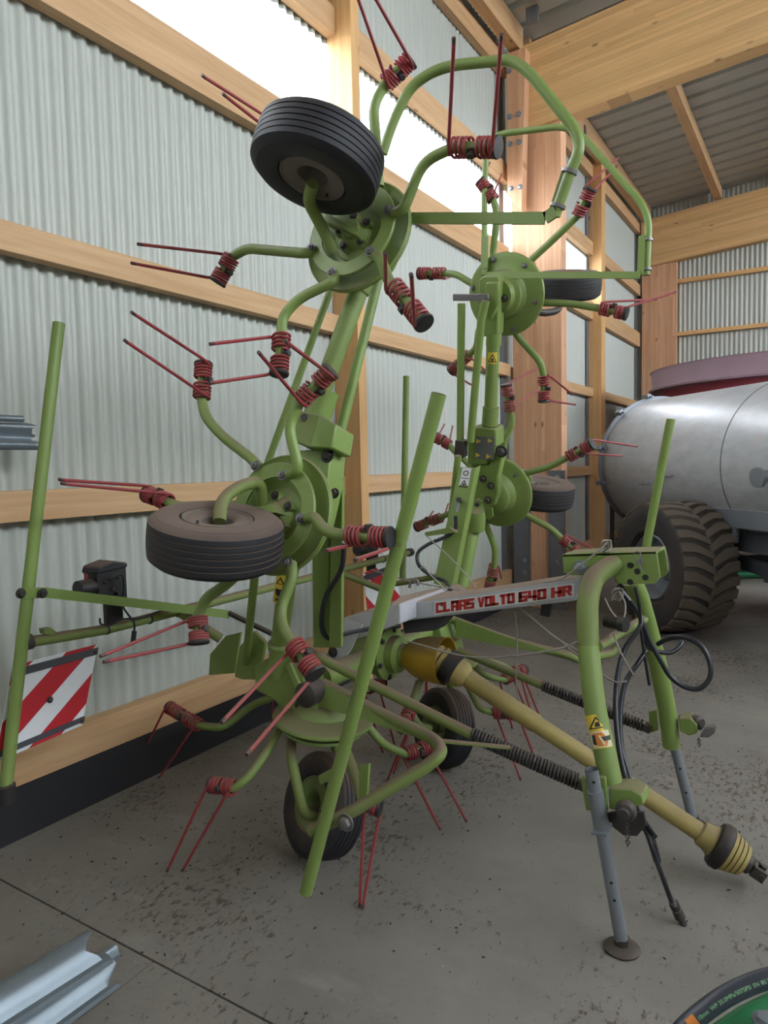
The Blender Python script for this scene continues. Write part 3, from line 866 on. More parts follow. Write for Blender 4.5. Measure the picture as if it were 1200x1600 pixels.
one('joint_ring', 'black', sh, 'lathe', s1, sd, [(.06, .005), (.080, .01), (.088, .025), (.087, .05), (.07, .06), (.05, .06)], 28)
prof = []
for i in range(4):
    prof += [(.080 - .006 * i, .055 + .018 * i), (.076 - .006 * i, .068 + .018 * i), (.066 - .005 * i, .071 + .018 * i)]
one('joint_bellows', 'yellow_old', sh, 'lathe', s1, sd, prof + [(.0, .127)], 28)
yk = MB()
x_, y_, z_ = frame(sd)
yk.lathe(s1 + sd * .115, sd, [(.0, 0), (.036, 0), (.036, .03), (.026, .035), (.026, .05), (0, .05)], 16)
for s in (-1, 1):
    yk.box(s1 + sd * .175 + x_ * (.026 * s), (.014, .045, .05), (x_, y_, z_))
yk.lathe(s1 + sd * .185, x_, [(.0, -.035), (.012, -.035), (.012, .035), (0, .035)], 12)
one('yoke_cross', 'dark_steel', sh, 'lathe', s1 + sd * .18, y_, [(.0, -.03), (.012, -.03), (.012, .03), (0, .03)], 12)
obj('end_yoke', yk, 'dark_steel', sh, bevel=.003)

# ---- main frame: grey beam with the lettering, grey rear plate
bm_ = MB()
bt = [(-1.6241,2.66,0.9695),(-1.4479,2.66,1.0078),(-0.7745,2.66,1.1571),(-0.8117,2.66,1.06),(-1.6191,2.66,0.8945)]
bm_.prism(bt, (0, .18, 0))
beam = part('main_beam', bm_, 'grey_paint', bevel=.006)
rear = MB()
rear.prism([(-1.8459,2.52,0.9112),(-1.5162,2.52,1.0156),(-1.5183,2.52,0.925),(-1.7336,2.52,0.8368),(-1.8032,2.52,0.8143)], (0, .46, 0))
rp = part('rear_frame', rear, 'grey_paint', bevel=.006)
one('side_plate', 'grey_paint', rp, 'prism', [(-1.7823,2.5,0.9244),(-1.6978,2.5,0.9076),(-1.7622,2.5,0.7893),(-1.8718,2.5,0.6381),(-1.9512,2.5,0.6442),(-1.9264,2.5,0.7306),(-1.8456,2.5,0.7935)], (0, .012, 0), bevel=.002)
for p in [(-1.8573,2.498,0.7681),(-1.9079,2.498,0.6982)]:
    one('bolt', 'dark_steel', rp, 'bolt', p, (0, -1, 0), .016, .016)
one('top_cover', 'grey_paint', rp, 'prism', [(-1.5847,2.5633,0.985),(-1.6466,2.7431,0.985),(-1.5584,3.1609,0.985),(-1.4075,2.9822,0.985),(-1.4691,2.7463,0.985)], (0, 0, .012), bevel=.002)
pone('under_frame', 'frame_dark', 'prism', [(-1.6161,2.7,0.8984),(-1.3824,2.7,0.9445),(-1.4466,2.7,0.867),(-1.604,2.7,0.8351)], (0, .1, 0))
pone('hook', 'steel', 'tube', smooth_path([(-1.602,2.75,1.0368),(-1.5958,2.75,1.0618),(-1.5788,2.75,1.0752),(-1.5595,2.75,1.0692),(-1.5571,2.75,1.0499)]), .007, 8)

GL = {
    'C': [(0, 0, 1.3, 6), (0, 0, 4, 1.4), (0, 4.6, 4, 6), (2.8, 3.8, 4, 6)],
    'L': [(0, 0, 1.4, 6), (0, 0, 3.6, 1.4)],
    'A': [(0, 0, 1.4, 6), (0, 4.6, 4, 6), (2.7, 0, 4.1, 6), (0, 1.9, 4, 3.1)],
    'S': [(0, 0, 4, 1.3), (2.7, 0, 4, 3.6), (0, 2.4, 4, 3.6), (0, 2.4, 1.3, 6), (0, 4.7, 4, 6)],
    'O': [(0, 0, 1.4, 6), (2.7, 0, 4.1, 6), (0, 0, 4, 1.3), (0, 4.7, 4, 6)],
    'T': [(1.2, 0, 2.8, 6), (0, 4.6, 4, 6)],
    '6': [(0, 0, 1.4, 6), (0, 0, 4, 1.3), (2.7, 0, 4.1, 3.6), (0, 2.4, 4, 3.6), (0, 4.7, 4, 6)],
    '4': [(0, 2.2, 1.4, 6), (0, 1.5, 4.3, 2.7), (2.4, 0, 3.8, 6)],
    '0': [(0, 0, 1.4, 6), (2.7, 0, 4.1, 6), (0, 0, 4, 1.3), (0, 4.7, 4, 6)],
    'H': [(0, 0, 1.4, 6), (2.7, 0, 4.1, 6), (0, 2.3, 4, 3.6)],
    'R': [(0, 0, 1.4, 6), (0, 4.8, 3.6, 6), (2.6, 2.5, 4.0, 5.5), (0, 2.2, 3.6, 3.4), ((1.9, 2.4), (3.3, 2.4), (4.4, 0), (2.8, 0))],
    'V': [((0, 6), (1.5, 6), (2.1, 2.6), (2.7, 6), (4.2, 6), (2.9, 0), (1.3, 0))],
}
q00, q10, q11, q01 = [V(p) for p in [(-1.4185,2.656,0.9551),(-0.8217,2.656,1.0823),(-0.8215,2.656,1.1221),(-1.4178,2.656,0.9985)]]


def on_face(u, v, e=0.0):
    return (q00 * (1 - u) + q10 * u) * (1 - v) + (q01 * (1 - u) + q11 * u) * v + V((0, -e, 0))


for word, ua, ub in (('CLAAS', 270, 490), ('VOLTO', 505, 702), ('640', 720, 860), ('HR', 880, 982)):
    ua, ub = (ua - 270) / 712, (ub - 270) / 712
    mb = MB()
    pad = .012
    mb.prism([on_face(ua - pad, -.16), on_face(ub + pad, -.16), on_face(ub + pad, 1.14), on_face(ua - pad, 1.14)], (0, -.0008, 0))
    mb.cur = 1
    cw = (ub - ua) / len(word)
    for i, ch in enumerate(word):
        o = ua + cw * (i + .03)
        for g in GL[ch]:
            pl = [(g[0] - .1, g[1] - .1), (g[2] + .12, g[1] - .1), (g[2] + .12, g[3] + .12), (g[0] - .1, g[3] + .12)] if not isinstance(g[0], tuple) else g
            mb.prism([on_face(o + cw * .95 * a / 4.2, b / 6.0, .001) for a, b in pl], (0, -.0008, 0))
    obj('lettering', mb, ['white', 'letter_red'], beam, angle=10, label='red block lettering ' + word.replace('CLAAS', 'in five letters').replace('VOLTO', 'beginning with V').replace('640', 'with three digits').replace('HR', 'in two letters'))

# ---- hinge beams and long arms of the left wing
wb_ = MB()
wb_.prism([(-1.5852,2.02,1.3513),(-1.5013,2.02,1.5261),(-1.6105,2.14,0.9009),(-1.6885,2.14,0.8913)], (.0, .10, .0))
part('wing_hinge_beam', wb_, 'green', bevel=.004)
pone('wing_hinge_beam', 'green', 'prism', [(-1.4712,2.0,1.5673),(-1.4275,2.0,1.5536),(-1.5383,2.12,0.9145),(-1.5955,2.12,0.9074),(-1.5328,2.06,1.2906)], (-.012, .03, 0), bevel=.002)
blk = MB()
blk.prism([(-1.569,1.9291,1.7968),(-1.4625,1.9274,1.7732),(-1.3912,1.92,1.735),(-1.3938,1.8986,1.6582),(-1.4829,1.8958,1.663),(-1.5567,1.8986,1.685)], tuple(-nL * .12))
bk = part('arm_block', blk, 'green', bevel=.006)
one('dusty_face', 'dust_green', bk, 'prism', [(-1.5629,1.9247,1.7874),(-1.4682,1.9239,1.7691),(-1.4847,1.8949,1.6674),(-1.5559,1.8978,1.6894)], tuple(-nL * .004))
one('hole', 'ink', bk, 'lathe', (-1.525,1.9188,1.7675), tuple(nL), [(0, 0), (.014, 0), (.014, .001), (0, .001)], 16)
lo = MB()
lo.prism([(-1.5803,1.9366,1.6574),(-1.4344,1.9427,1.6555),(-1.4265,1.9171,1.5624),(-1.4362,1.89,1.4663),(-1.4484,1.863,1.3712),(-1.5411,1.8789,1.4436),(-1.6026,1.9189,1.5974)], tuple(-nL * .10))
lb = part('arm_bracket', lo, 'green', bevel=.005)
one('bolt', 'dark_steel', lb, 'bolt', (-1.4405,1.9354,1.6339), tuple(nL), .017, .016)
one('bolt', 'dark_steel', lb, 'bolt', (-1.4023,1.9182,1.5061), tuple(nL), .012, .016)
mt = MB()
mt.tube([(-1.5532,1.9939,1.7656),(-1.4215,2.1303,2.2344),(-1.4111,2.1555,2.3233)], .034, 20)
pt = part('wing_tube', mt, 'green')
one('collar', 'green', pt, 'tube', [(-1.5254,1.9948,1.7642),(-1.4983,2.0228,1.8606)], .044, 20)
one('collar', 'green', pt, 'tube', [(-1.427,2.1257,2.2186),(-1.4135,2.1356,2.2522)], .040, 20)
pone('wing_strut', 'green', 'tube', [(-1.85,2.076,1.5866),(-1.6684,2.273,2.265),(-1.637,2.3073,2.383)], .0145, 12)
pone('wing_strut', 'green', 'tube', [(-1.5124,2.0443,1.5667),(-1.4211,2.2458,2.2758),(-1.4081,2.2733,2.3728)], .0185, 12)
pone('wing_gearbox', 'green', 'lathe', tuple(V(cLB) - nL * .07), tuple(-nL), [(.0, -.01), (.10, -.01), (.10, .03), (.07, .06), (.06, .11), (0, .11)], 28)
pone('wing_gearbox', 'green', 'lathe', tuple(V(cLC) - nL * .07), tuple(-nL), [(.0, -.01), (.10, -.01), (.10, .03), (.07, .06), (.06, .11), (0, .11)], 28)
# axle bracket on the wheel side of the upper left rotor
ab = MB()
ab.prism([(-1.4739,2.053,2.4506),(-1.3257,2.0364,2.3666),(-1.3351,2.0301,2.3456),(-1.4864,2.0466,2.4295)], tuple(nL * .05))
part('axle_bracket', ab, 'green_dark', bevel=.003)
ab = MB()
ab.prism([(-1.5904,1.7501,1.4557),(-1.5001,1.758,1.4693),(-1.4741,1.7514,1.4411),(-1.5737,1.7463,1.4393)], tuple(nL * .05))
part('axle_bracket', ab, 'green_dark', bevel=.003)

# ---- right wing seen from its gearbox side
mt = MB()
mt.tube([(-1.5091,3.4672,1.8032),(-1.4357,3.3503,2.2443),(-1.4034,3.3033,2.4209)], .034, 20)
pt = part('wing_tube', mt, 'green')
one('collar', 'green', pt, 'tube', [(-1.5137,3.4691,1.7968),(-1.4947,3.4447,1.8883)], .042, 20)
one('collar', 'green', pt, 'tube', [(-1.4426,3.3647,2.1896),(-1.4315,3.3486,2.2499)], .039, 20)
gb = MB()
gb.prism([(-1.4645,3.3279,2.5161),(-1.4381,3.3232,2.5298),(-1.367,3.3238,2.5157),(-1.3556,3.3283,2.4963),(-1.3983,3.393,2.2525),(-1.495,3.3975,2.2513)], tuple(-nR * .08))
g1 = part('wing_gearbox', gb, 'green', bevel=.006)
one('boss', 'green', g1, 'lathe', tuple(V(cRC) - nR * .07), tuple(-nR), [(.0, -.01), (.115, -.01), (.112, .012), (.09, .02), (.08, .05), (0, .05)], 32)
one('knuckle', 'green', g1, 'prism', [(-1.4188,3.2621,2.4831),(-1.3517,3.2618,2.4728),(-1.3638,3.2882,2.3724),(-1.4203,3.308,2.3054),(-1.4454,3.2889,2.3836)], tuple(-nR * .04), bevel=.008)
one('bolt', 'dark_steel', g1, 'bolt', (-1.3541,3.306,2.4021), tuple(-nR), .012, .02)
pone('link_bar', 'steel', 'prism', [(-1.5918,3.2232,2.4421),(-1.4021,3.2222,2.4146),(-1.4027,3.2304,2.3827),(-1.5965,3.2318,2.4098)], tuple(-nR * .012), bevel=.003)
pin = MB()
pin.lathe((-1.4339,3.2868,2.4097), tuple(-nR), [(0, -.02), (.022, -.02), (.022, .07), (.012, .07), (.012, .085), (0, .085)], 16)
pn = part('pivot_pin', pin, 'steel')
pone('wing_strut', 'green', 'tube', [(-1.412,3.2058,2.3795),(-1.447,3.2288,2.2961),(-1.5871,3.386,1.7104)], .020, 14)
pone('wing_strut', 'green', 'tube', [(-1.5438,3.2098,2.3861),(-1.6475,3.388,1.7126)], .0195, 12)
pone('strut_clevis', 'dark_steel', 'prism', [(-1.6642,3.3611,1.7194),(-1.6122,3.3611,1.7109),(-1.6282,3.3842,1.6242),(-1.6847,3.3845,1.6323)], tuple(nR * .05), bevel=.003)
pone('wing_strut', 'green_dark', 'tube', [(-1.6362,3.3396,1.6379),(-1.7705,3.4705,1.1531),(-1.8479,3.5352,0.9154)], .0185, 12)
bx = MB()
bx.prism([(-1.6217,3.5441,1.8046),(-1.555,3.5385,1.815),(-1.4592,3.5382,1.8001),(-1.47,3.5621,1.7093),(-1.4903,3.5664,1.6963),(-1.5382,3.5895,1.6145),(-1.6508,3.5937,1.6169)], tuple(-nR * .11))
b2 = part('arm_block', bx, 'green', bevel=.007)
dk = MB()
fq = [V(p) for p in [(-1.5784,3.4396,1.7414),(-1.4719,3.4378,1.7306),(-1.49,3.4687,1.6141),(-1.6023,3.472,1.6199)]]
dk.prism(fq, tuple(-nR * .003))
dk.cur = 1
for (u, v) in ((.04, .12), (.04, .72), (.62, .74), (.66, .06)):
    g = lambda a, b: fq[0] + (fq[1] - fq[0]) * a + (fq[3] - fq[0]) * b - nR * .0035
    dk.prism([g(u, v), g(u + .26, v + .1), g(u, v + .2)], tuple(-nR * .001))
obj('type_plate', dk, ['plate_grey', 'sticker_yellow'], b2, angle=10, label='dark plate with yellow corner arrows')
cst = MB()
cst.prism([(-1.5171,3.5586,1.6505),(-1.4575,3.5488,1.6788),(-1.4517,3.5563,1.6488),(-1.493,3.5868,1.5373),(-1.5027,3.6122,1.4404),(-1.5362,3.6299,1.3776),(-1.5719,3.6351,1.3635),(-1.6148,3.6242,1.4128),(-1.5934,3.6001,1.5027),(-1.5436,3.5753,1.5904)], tuple(-nR * .06))
cs = part('arm_bracket', cst, 'green', bevel=.008)
one('clevis_pin', 'dark_steel', cs, 'bolt', (-1.4539,3.487,1.657), tuple(-nR), .022, .03)
ct2 = MB()
ct2.prism([(-1.6431,3.5642,1.6099),(-1.538,3.5625,1.5991),(-1.569,3.6279,1.3506),(-1.7099,3.637,1.3388)], tuple(-nR * .05))
cg = part('wing_gearbox', ct2, 'green', bevel=.006)
for p in [(-1.5811,3.53,1.5117),(-1.54,3.538,1.4739),(-1.5673,3.5597,1.3944),(-1.6288,3.5684,1.3712)]:
    one('bolt', 'dark_steel', cg, 'bolt', p, tuple(-nR), .014, .02)
one('boss', 'green', cg, 'lathe', tuple(V(cRB) - nR * .07), tuple(-nR), [(.0, -.01), (.105, -.01), (.10, .015), (.08, .03), (0, .03)], 32)
one('lifting_eye', 'green', cg, 'prism', [(-1.5952,3.6,1.3431),(-1.5551,3.5958,1.3528),(-1.5554,3.6086,1.3032),(-1.5782,3.6144,1.2845),(-1.6072,3.6147,1.2883),(-1.6135,3.6079,1.3154)], tuple(-nR * .012))
one('flange', 'green', cg, 'lathe', (-1.6173,3.52,1.2882), tuple(wR), [(.0, -.06), (.045, -.06), (.048, .0), (.042, .05), (0, .05)], 20)
f1 = [(-1.6042,3.28,1.5781),(-1.5108,3.28,1.5701),(-1.5977,3.16,0.9659),(-1.6998,3.16,0.9845)]
pone('wing_hinge_beam', 'green', 'prism', f1, (.0, .06, .0), bevel=.003)
pone('wing_hinge_beam', 'green', 'prism', [(-1.5099,3.278,1.5702),(-1.5094,3.34,1.5856),(-1.5987,3.22,0.9561),(-1.5967,3.158,0.9663)], (-.012, 0.01, 0), bevel=.002)
dc = MB()
dq = [V(p) for p in [(-1.5805,3.276,1.5745),(-1.5303,3.276,1.5705),(-1.5466,3.262,1.4636),(-1.6006,3.262,1.4701)]]
e_ = V((0, -.0012, 0))
qf = lambda a, b, m: (dq[0] * (1 - a) + dq[1] * a) * (1 - b) + (dq[3] * (1 - a) + dq[2] * a) * b + e_ * m
dc.prism([qf(0, 0, 1), qf(1, 0, 1), qf(1, 1, 1), qf(0, 1, 1)], tuple(e_))
dc.cur = 1
cir = [(.5 + .3 * math.cos(2 * PI * k / 14), .24 + .13 * math.sin(2 * PI * k / 14)) for k in range(15)]
cin = [(.5 + .2 * math.cos(2 * PI * k / 14), .24 + .087 * math.sin(2 * PI * k / 14)) for k in range(15)]
for k in range(14):
    dc.prism([qf(*cir[k], 2.2), qf(*cir[k + 1], 2.2), qf(*cin[k + 1], 2.2), qf(*cin[k], 2.2)], tuple(e_ * .5))
dc.prism([qf(.05, .47, 2.2), qf(.95, .47, 2.2), qf(.95, .5, 2.2), qf(.05, .5, 2.2)], tuple(e_ * .5))
for tri, rev in ((((.5, .55), (.95, .93), (.05, .93)), ((.5, .64), (.78, .88), (.22, .88))),):
    for k in range(3):
        j = (k + 1) % 3
        dc.prism([qf(*tri[k], 2.2), qf(*tri[j], 2.2), qf(*rev[j], 2.2), qf(*rev[k], 2.2)], tuple(e_ * .5))
dc.prism([qf(.42, .74, 2.2), qf(.6, .72, 2.2), qf(.62, .86, 2.2), qf(.4, .86, 2.2)], tuple(e_ * .5))
part('warning_sticker', dc, ['white', 'ink'], angle=10, label='white sticker with a gear sign above a warning triangle')
bkt = MB()
bkt.prism([(-1.7472,3.16,1.2469),(-1.6035,3.16,1.2776),(-1.5681,3.16,1.253),(-1.7289,3.16,1.2277)], (0, .04, 0))
part('hose_bracket', bkt, 'dust_green')

# ---- guard hoops on the outer rotors
hl = rounded([(-1.2728,2.06,2.6336),(-1.2393,2.07,2.7255),(-1.1826,2.09,2.8318),(-1.1088,2.1,2.8624),(-1.0354,2.11,2.8663),(-0.8424,2.13,2.8331),(-0.7893,2.13,2.7811),(-0.6497,2.14,2.5792),(-0.6345,2.14,2.5203),(-0.6615,2.14,2.4678),(-0.7129,2.14,2.3404)], .06)
hp = pone('guard_hoop', 'green', 'tube', hl, .0165, 14)
fb = MB()
for a, b in [((-1.2184,2.12,2.4294),(-0.736,2.12,2.3337)),((-0.736,2.12,2.3337),(-0.7042,2.12,2.348)),((-0.7232,2.165,2.3609),(-0.677,2.165,2.4835))]:
    fb.beam(a, b, .036, .010, (0, 1, 0))
part('guard_flat_bar', fb, 'green')
for q, r in [((-0.6673,2.14,2.4617),0.02),((-0.7029,2.14,2.3685),0.02)]:
    one('u_clamp', 'steel', hp, 'lathe', q, (0.0514,0.0,0.1274), [(.016, -.005), (.024, -.005), (.024, .005), (.016, .005)], 16)
hr = rounded([(-1.4854,3.36,2.5451),(-1.4805,3.36,2.9536),(-1.4673,3.36,3.1927),(-1.392,3.36,3.2134),(-1.0775,3.36,3.167),(-0.9932,3.36,3.1074),(-0.7212,3.36,2.7386),(-0.6908,3.36,2.6574),(-0.7007,3.36,2.4216)], .07)
hq = pone('guard_hoop', 'green', 'tube', hr[:], .0155, 14)
fb = MB()
fb.beam((-1.4722,3.33,2.5366), (-0.7218,3.33,2.4186), .010, .030, (0, 0, 1))
fb.beam((-0.7212,3.34,2.4206), (-0.7163,3.34,2.593), .030, .008, (0, 1, 0))
fb.beam((-1.4806,3.35,2.5738), (-1.4753,3.35,2.7304), .036, .010, (0, 1, 0))
part('guard_flat_bar', fb, 'green')
for q in [(-0.6959,3.36,2.5748),(-0.7008,3.36,2.4469)]:
    one('u_clamp', 'steel', hq, 'lathe', q, (0.03, 0, 1), [(.015, -.005), (.023, -.005), (.023, .005), (.015, .005)], 16)

# ---- upright guard poles
def pole(a, b, **k):
    o = pone('guard_pole', 'green', 'tube', [a, b], .0215, 18, **k)
    d = (V(b) - V(a)).normalized()
    one('tube_end', 'black', o, 'lathe', V(a), -d, [(0, .001), (.017, .001), (.017, .0015), (0, .0015)], 14)
    return o


pole((-0.9189,1.76,1.7938), (-1.4473,1.76,0.1808))
pole((-2.37,1.5767,2.1359), (-2.37,1.2848,0.508))
pole((-2.37,4.0775,2.1795), (-2.37,3.9778,0.8384))
pole((-0.6684,3.78,1.797), (-0.8011,3.78,1.0445))
pone('tube_foot', 'black', 'lathe', (-2.37,1.2848,0.508), (0, 0, 1), [(0, -.045), (.034, -.04), (.034, .02), (.023, .025)], 18)

# ---- front guard frame: beam to a bend, back out to the pole
fl_ = rounded([(-1.6891,2.2,0.7317),(-1.3657,2.14,0.6794),(-1.1187,2.08,0.6543),(-1.0526,2.0,0.652),(-1.0872,1.97,0.615),(-1.3242,1.83,0.448),(-1.4397,1.78,0.3812)], .05)
gf = pone('guard_frame', 'dust_green', 'tube', fl_, .022, 16)
one('frame_web', 'green', gf, 'prism', [(-1.7478,2.17,0.6946),(-1.6662,2.17,0.7384),(-1.1768,2.09,0.6577),(-1.2234,2.09,0.6442),(-1.4737,2.13,0.6513),(-1.7558,2.17,0.6514)], (0, .012, 0))
one('tab', 'green', gf, 'prism', [(-1.2889,1.86,0.6115),(-1.2506,1.86,0.624),(-1.2611,1.86,0.5137),(-1.2919,1.86,0.5019)], (0, .012, 0))
one('tab', 'green', gf, 'prism', [(-1.4137,1.8,0.5725),(-1.3519,1.8,0.6122),(-1.3479,1.8,0.5743),(-1.4067,1.8,0.5435)], (0, .008, 0))
one('end_plug', 'steel', gf, 'bolt', (-1.3032,1.8,0.4409), (0, -1, 0), .02, .02)
fr_ = rounded([(-1.6673,3.3,0.7736),(-1.3545,3.36,0.6798),(-1.0669,3.42,0.6254),(-1.0436,3.46,0.6022),(-0.9287,3.72,0.5869),(-0.8075,3.78,1.0608)], .05)
gf = pone('guard_frame', 'dust_green', 'tube', fr_[:-2], .022, 16)
one('frame_web', 'green', gf, 'prism', [(-1.6296,3.27,0.7901),(-1.3423,3.33,0.7013),(-1.0833,3.39,0.6338),(-1.3427,3.33,0.6549),(-1.6311,3.27,0.6915)], (0, .012, 0))
pone('strap', 'dust_green', 'beam', (-1.1253,2.06,0.66), (-0.8785,2.16,0.6468), .006, .022, (0, 1, 0))

# ---- spring loaded rods to the headstock
for pts, y in (([(-1.7913,2.24,0.8393),(-1.5205,2.2567,0.749),(-1.0723,2.2733,0.6147),(-0.6721,2.29,0.516)], 0), ([(-1.5827,3.2,0.6426),(-1.3248,3.2,0.5753),(-1.1355,3.2,0.5268),(-0.6535,3.2,0.4087)], 1)):
    pa, pb, pc, pd = [V(p) for p in pts]
    r_ = pone('spring_rod', 'dust_green', 'tube', [pa, pb, pc], .0205, 14)
    one('rod', 'dark_steel', r_, 'tube', [pc, pd], .011, 10)
    mb = MB()
    mb.coil(pc, pd - (pd - pc) * .04, .0235, .0052, 32, 12, 6)
    obj('coil_spring', mb, 'dark_steel', r_)
    one('rod_eye', 'dark_steel', r_, 'box', pd, (.05, .03, .03), frame(pd - pc))

# ---- headstock
hb = [(-0.8429,2.6,1.247),(-0.7545,2.6,1.2568),(-0.5039,2.6,1.275),(-0.4912,2.6,1.182),(-0.5101,2.6,1.1575),(-0.6401,2.6,1.148),(-0.651,2.6,1.1786),(-0.8082,2.6,1.1681),(-0.8393,2.6,1.1753)]
hd = MB()
hd.prism(hb, (0, .012, 0))
hd.prism([V(p) + V((0, .15, 0)) for p in hb], (0, .012, 0))
hd.prism([V(hb[0]), V(hb[2]), V(hb[2]) + V((0, .16, 0)), V(hb[0]) + V((0, .16, 0))], (0, 0, -.012))
head = part('headstock', hd, 'green', bevel=.003)
for p in [(-0.7736,2.6,1.201)]:
    one('bolt', 'zinc', head, 'bolt', p, (0, -1, 0), .018, .02)
for p in [(-0.5933,2.598,1.2195),(-0.5687,2.598,1.199),(-0.5408,2.598,1.1789),(-0.5932,2.598,1.1591)]:
    one('hole', 'ink', head, 'lathe', p, (0, -1, 0), [(0, 0), (.011, 0), (.011, .0008), (0, .0008)], 16)
tp = V((-0.5555,2.6,1.2361))
one('top_link_pin', 'steel', head, 'tube', [tp + V((0, -.03, 0)), tp + V((0, .2, 0))], .010, 12)
one('linch_pin', 'steel', head, 'tube', smooth_path([(-0.5489,2.57,1.2331),(-0.5696,2.57,1.25),(-0.5732,2.57,1.2679),(-0.5593,2.57,1.2743),(-0.551,2.57,1.2618),(-0.5557,2.57,1.2327),(-0.5487,2.57,1.2042)]), .0025, 6)

lf = rounded([(-0.6499,2.62,1.2211),(-0.6788,2.58,1.2035),(-0.7066,2.53,1.1761),(-0.7096,2.46,1.1018),(-0.6938,2.42,0.9523),(-0.6551,2.36,0.7607),(-0.5844,2.31,0.5259)], .06)
al = pone('a_frame_leg', 'green', 'tube', lf, .037, 22)
mb = MB()
mb.tube(lf[:26], .0376, 22, caps=False)
obj('dust_layer', mb, 'dust_green', al)
rf = rounded([(-0.6568,2.88,1.1224),(-0.6379,2.93,1.064),(-0.6181,3.03,0.9008),(-0.592,3.11,0.7154),(-0.5646,3.18,0.486),(-0.5541,3.2,0.344)], .06)
ar = pone('a_frame_leg', 'green', 'tube', rf, .037, 22)
pone('cross_bar', 'dust_green', 'tube', [(-0.6606,2.42,0.9563),(-0.6197,3.0,0.9471)], .018, 12)

# lower link brackets, hooks, parking jacks
bL = MB()
bL.prism([(-0.6701,2.24,0.5606),(-0.587,2.24,0.5793),(-0.5788,2.24,0.4662),(-0.6513,2.24,0.4501)], (0, .014, 0))
bL.prism([(-0.7,2.34,0.5142),(-0.6132,2.34,0.5337),(-0.6046,2.34,0.4156),(-0.6803,2.34,0.3988)], (0, .014, 0))
bL.prism([(-0.5814,2.25,0.5382),(-0.5092,2.25,0.553),(-0.4759,2.25,0.5399),(-0.47,2.25,0.5101),(-0.5449,2.25,0.4704),(-0.5773,2.25,0.4686)], (0, .09, 0))
lk = part('link_bracket', bL, 'green', bevel=.005)
bp = V((-0.5159,2.22,0.4972))
one('ball_pin', 'dark_steel', lk, 'lathe', bp, (0, -1, 0), [(0, -.10), (.016, -.10), (.016, -.02), (.028, -.012), (.034, .008), (.028, .026), (.018, .032), (.018, .045), (0, .045)], 24)
one('catch_plate', 'dark_steel', lk, 'prism', [(-0.5948,2.27,0.4425),(-0.5619,2.27,0.4573),(-0.4741,2.27,0.4773),(-0.4661,2.27,0.4351),(-0.4954,2.27,0.3913),(-0.5374,2.27,0.382),(-0.5782,2.27,0.4056)], (0, .012, 0), bevel=.003)


def chain(a, b, par, n=9):
    a, b = V(a), V(b)
    mb = MB()
    for k in range(n):
        c = a.lerp(b, (k + .5) / n)
        d = (b - a) / n * .62
        s = V((.006, 0, 0)) if k % 2 else V((0, .006, 0))
        mb.tube([c - d, c - d * .6 + s, c + d * .6 + s, c + d, c + d * .6 - s, c - d * .6 - s, c - d], .0018, 5)
    return obj('safety_chain', mb, 'dark_steel', par, kind='stuff')


chain((-0.5112,2.2,0.4699), (-0.5071,2.2,0.39), lk)
pone('rod_bracket', 'green', 'prism', [(-0.6511,3.2,0.4818),(-0.6161,3.2,0.4936),(-0.6103,3.2,0.4023),(-0.6453,3.2,0.387)], (0, .03, 0), bevel=.003)
bR = MB()
bR.prism([(-0.522,3.16,0.4848),(-0.4737,3.16,0.4961),(-0.4457,3.16,0.4748),(-0.4453,3.16,0.4353),(-0.4771,3.16,0.4186),(-0.5135,3.16,0.4312)], (0, .09, 0))
rk = part('link_bracket', bR, 'green', bevel=.005)
one('ball_pin', 'dark_steel', rk, 'lathe', (-0.4543,3.2,0.4709), [0.8575,-0.5044,0.1009], [(0, -.08), (.016, -.08), (.022, -.03), (.030, -.01), (.030, .02), (.018, .03), (0, .03)], 20)
one('catch_plate', 'steel', rk, 'prism', [(-0.4317,3.12,0.4342),(-0.4088,3.12,0.4818),(-0.3706,3.12,0.4932),(-0.3741,3.12,0.4625),(-0.3969,3.12,0.4392)], (0, .05, 0), bevel=.006)
chain((-0.4333,3.12,0.4339), (-0.4298,3.12,0.3955), rk, 5)
jL0, jL1 = V((-0.6224,2.205,0.6106)), V((-0.5392,2.2637,0.016))
jk = MB()
jk.tube([jL0, jL1], .0215, 18, caps=False)
jk.tube([jL0, jL1], .017, 18, caps=False)
j1 = part('parking_jack', jk, 'zinc')
jd = (jL0 - jL1).normalized()
one('foot_plate', 'dark_steel', j1, 'lathe', (jL1.x, jL1.y, 0.001), (0, 0, 1), [(0, 0), (.056, 0), (.058, .006), (.045, .014), (.024, .018), (.024, .04), (0, .04)], 28)
one('stop_ring', 'zinc', j1, 'box', jL0.lerp(jL1, .335), (.07, .05, .008), frame(jd))
one('sleeve', 'zinc', j1, 'tube', [jL0.lerp(jL1, .12), jL0.lerp(jL1, .33)], .0255, 18)
for s in (.055, .62, .72):
    c = jL0.lerp(jL1, s)
    w = (V((0, 0, 1.6)) - c)
    w = (w - jd * w.dot(jd)).normalized()
    one('pin_hole', 'ink', j1, 'lathe', c + w * .0212, w, [(0, 0), (.005, 0), (.005, .0008), (0, .0008)], 12)
jR0, jR1 = V((-0.5518,3.2,0.3904)), V((-0.4672,3.2266,0.016))
j2 = pone('parking_jack', 'zinc', 'tube', [jR0, jR1], .0215, 18)
one('foot_plate', 'dark_steel', j2, 'lathe', (jR1.x, jR1.y, 0.001), (0, 0, 1), [(0, 0), (.056, 0), (.058, .006), (.045, .014), (.024, .018), (.024, .04), (0, .04)], 24)
for s in (.36, .64):
    c = jR0.lerp(jR1, s)
    w = (V((0, 0, 1.6)) - c)
    jd2 = (jR0 - jR1).normalized()
    w = (w - jd2 * w.dot(jd2)).normalized()
    one('pin_hole', 'ink', j2, 'lathe', c + w * .0212, w, [(0, 0), (.005, 0), (.005, .0008), (0, .0008)], 12)


